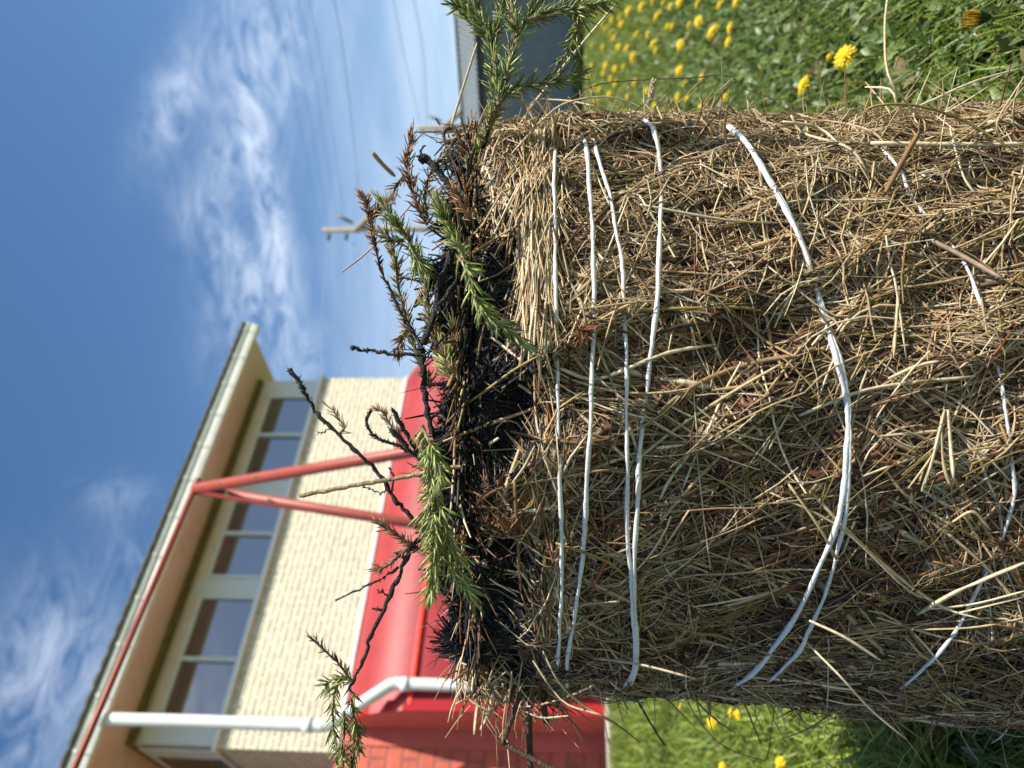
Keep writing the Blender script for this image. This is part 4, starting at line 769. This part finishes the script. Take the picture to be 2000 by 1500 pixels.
FM = [flower_mesh(.021) for _ in range(3)]; SM = stem_mesh(.021, .12)
for m_ in FM: m_.materials.append(M_flower)
SM.materials.append(M_grass)
def dandelion(x, y, size, label, group=None, dull=False):
    """size: apparent length in photo pixels"""
    z = .12; p = ground_pt(x, y, z); d = float(np.dot(p-CAM, fw))
    for _ in range(3):
        p = ground_pt(x, y, float(gz(p[0], p[1]))+z)
    d = float(np.dot(p-CAM, fw)); want = max(size-2, 4)*d/F*1.1; sc = float(np.clip(want/.042, .8, 3.2))
    r = empty('dandelion', tuple(p), label, 'dandelion', group)
    fh = bpy.data.objects.new('flower_head', random.choice(FM)); st = bpy.data.objects.new('flower_stem', SM)
    for o in (fh, st): COL.objects.link(o); o.parent = r
    fh.rotation_euler = (random.uniform(.15, .6), random.uniform(-.1, .5), 0); r.scale = (sc, sc, sc)
    if dull: fh.scale = (.5, .5, 1.2)
GD = 'dandelions flowering on the lawn'
dandelion(1650, 112, 48, 'largest open dandelion, lowest on the right lawn', GD)
dandelion(1570, 167, 40, 'second of the two large dandelions, nearer to the bale edge', GD)
dandelion(1392, 62, 34, 'round bright dandelion right of the closely spaced pair', GD)
dandelion(1426, 55, 26, 'upper flower of the closely spaced dandelion pair', GD)
dandelion(1423, 82, 26, 'lower flower of the closely spaced dandelion pair', GD)
dandelion(1329, 88, 24, 'dandelion standing alone in the middle of the right lawn', GD)
dandelion(1622, 112, 22, 'small half open dandelion just behind the largest one', GD, True)
far = [(505, 12), (585, 15), (750, 12), (435, 10), (388, 8), (340, 30), (282, 50), (465, 28), (680, 20), (245, 75), (250, 108), (408, 70), (470, 115), (452, 115), (545, 110), (588, 95), (318, 148), (367, 152), (220, 165), (240, 205), (205, 145), (392, 190), (400, 222), (125, 200), (172, 208), (145, 60), (170, 100), (185, 125), (302, 250), (122, 285), (183, 285), (225, 300), (262, 292), (175, 318), (205, 345), (225, 365), (135, 375), (158, 388), (130, 395), (503, 307), (600, 335), (310, 362), (362, 395), (497, 425), (537, 428), (525, 365), (700, 425), (597, 463), (472, 490), (395, 460), (398, 530), (280, 420), (155, 465), (155, 500), (200, 410), (258, 490), (150, 530), (180, 520), (615, 530), (275, 210), (190, 60), (210, 90), (110, 330), (140, 440), (95, 250)]
big = {(505, 12), (585, 15), (750, 12), (340, 30), (282, 50), (392, 190), (302, 250), (503, 307), (497, 425), (588, 95), (408, 70)}
def far_label(q):
    a = 'closest to the shed' if q[0] < 190 else 'on the far lawn' if q[0] < 340 else 'halfway down the lawn'
    b = 'beside the bale edge' if q[1] > 400 else 'just off the bale' if q[1] > 220 else 'well away from the bale'
    return ('small bright' if q in big else 'tiny blurred')+' dandelion '+b+', '+a
for q in far: dandelion(1100+q[0]/2.222, q[1]/2.222, 24 if q in big else 17, far_label(q), GD)
for (x, y, s, l) in ((565, 500, 26, 'double dandelion head on the grass left of the bale'), (685, 462, 20, 'right flower of the two touching dandelions left of the bale'), (655, 452, 17, 'left flower of the two touching dandelions left of the bale'), (880, 685, 19, 'lone dandelion at the lower left edge of the grass'), (612, 700, 16, 'dandelion cut by the left edge of the picture near the house'), (415, 425, 12, 'tiny dandelion on the left grass closest to the bale shoulder')):
    dandelion(1150+x/2.353, 1200+y/2.353, s, l, GD)
def bud():
    p = Wp(1932, 35, .92); r = empty('dandelion_bud', tuple(p), 'closed dandelion bud with a yellow tip at the lower right', 'dandelion bud'); A2 = Acc()
    n = 26; a = np.arange(n)*2.4; rr = np.linspace(.1, 1, n)*.007; t = np.linspace(0, 1, 5)[None, :, None]; d = np.c_[np.cos(a)*rr, np.sin(a)*rr, np.full(n, .030)]
    P = np.array([p])[None]+d[:, None]*t*np.array([1, 1, 1.])+0; k = np.sin(np.linspace(0, 2.4, 5)); P[..., :2] += (np.c_[np.cos(a), np.sin(a)][:, None]*.005*k[None, :, None]); A2.add(tubes(P, np.full(n, .0015), np.array([.55, .34, .03])*rng.uniform(.6, 1.2, (n, 1)), None, .6, 4, [1, 1, 1, .9, .4]))
    link('petals', A2.mesh('petals'), M_flower, r); A3 = Acc(); P2 = P[:, :3]*1.0; P2[..., :2] += (np.c_[np.cos(a), np.sin(a)][:, None]*.002); A3.add(tubes(P2, np.full(n, .002), np.array([.07, .13, .03])*rng.uniform(.7, 1.2, (n, 1)), None, .6, 4, [1, 1, .3]))
    st = smooth_path([p, p+np.array([.003, 0, -.04]), p+np.array([.0, .0, -float(p[2])])], 10); A3.add(tubes(st[None], np.array([.0022]), np.array([[.20, .24, .08]]), None, 1, 6)); link('flower_stem', A3.mesh('flower_stem'), M_grass, r)
bud()
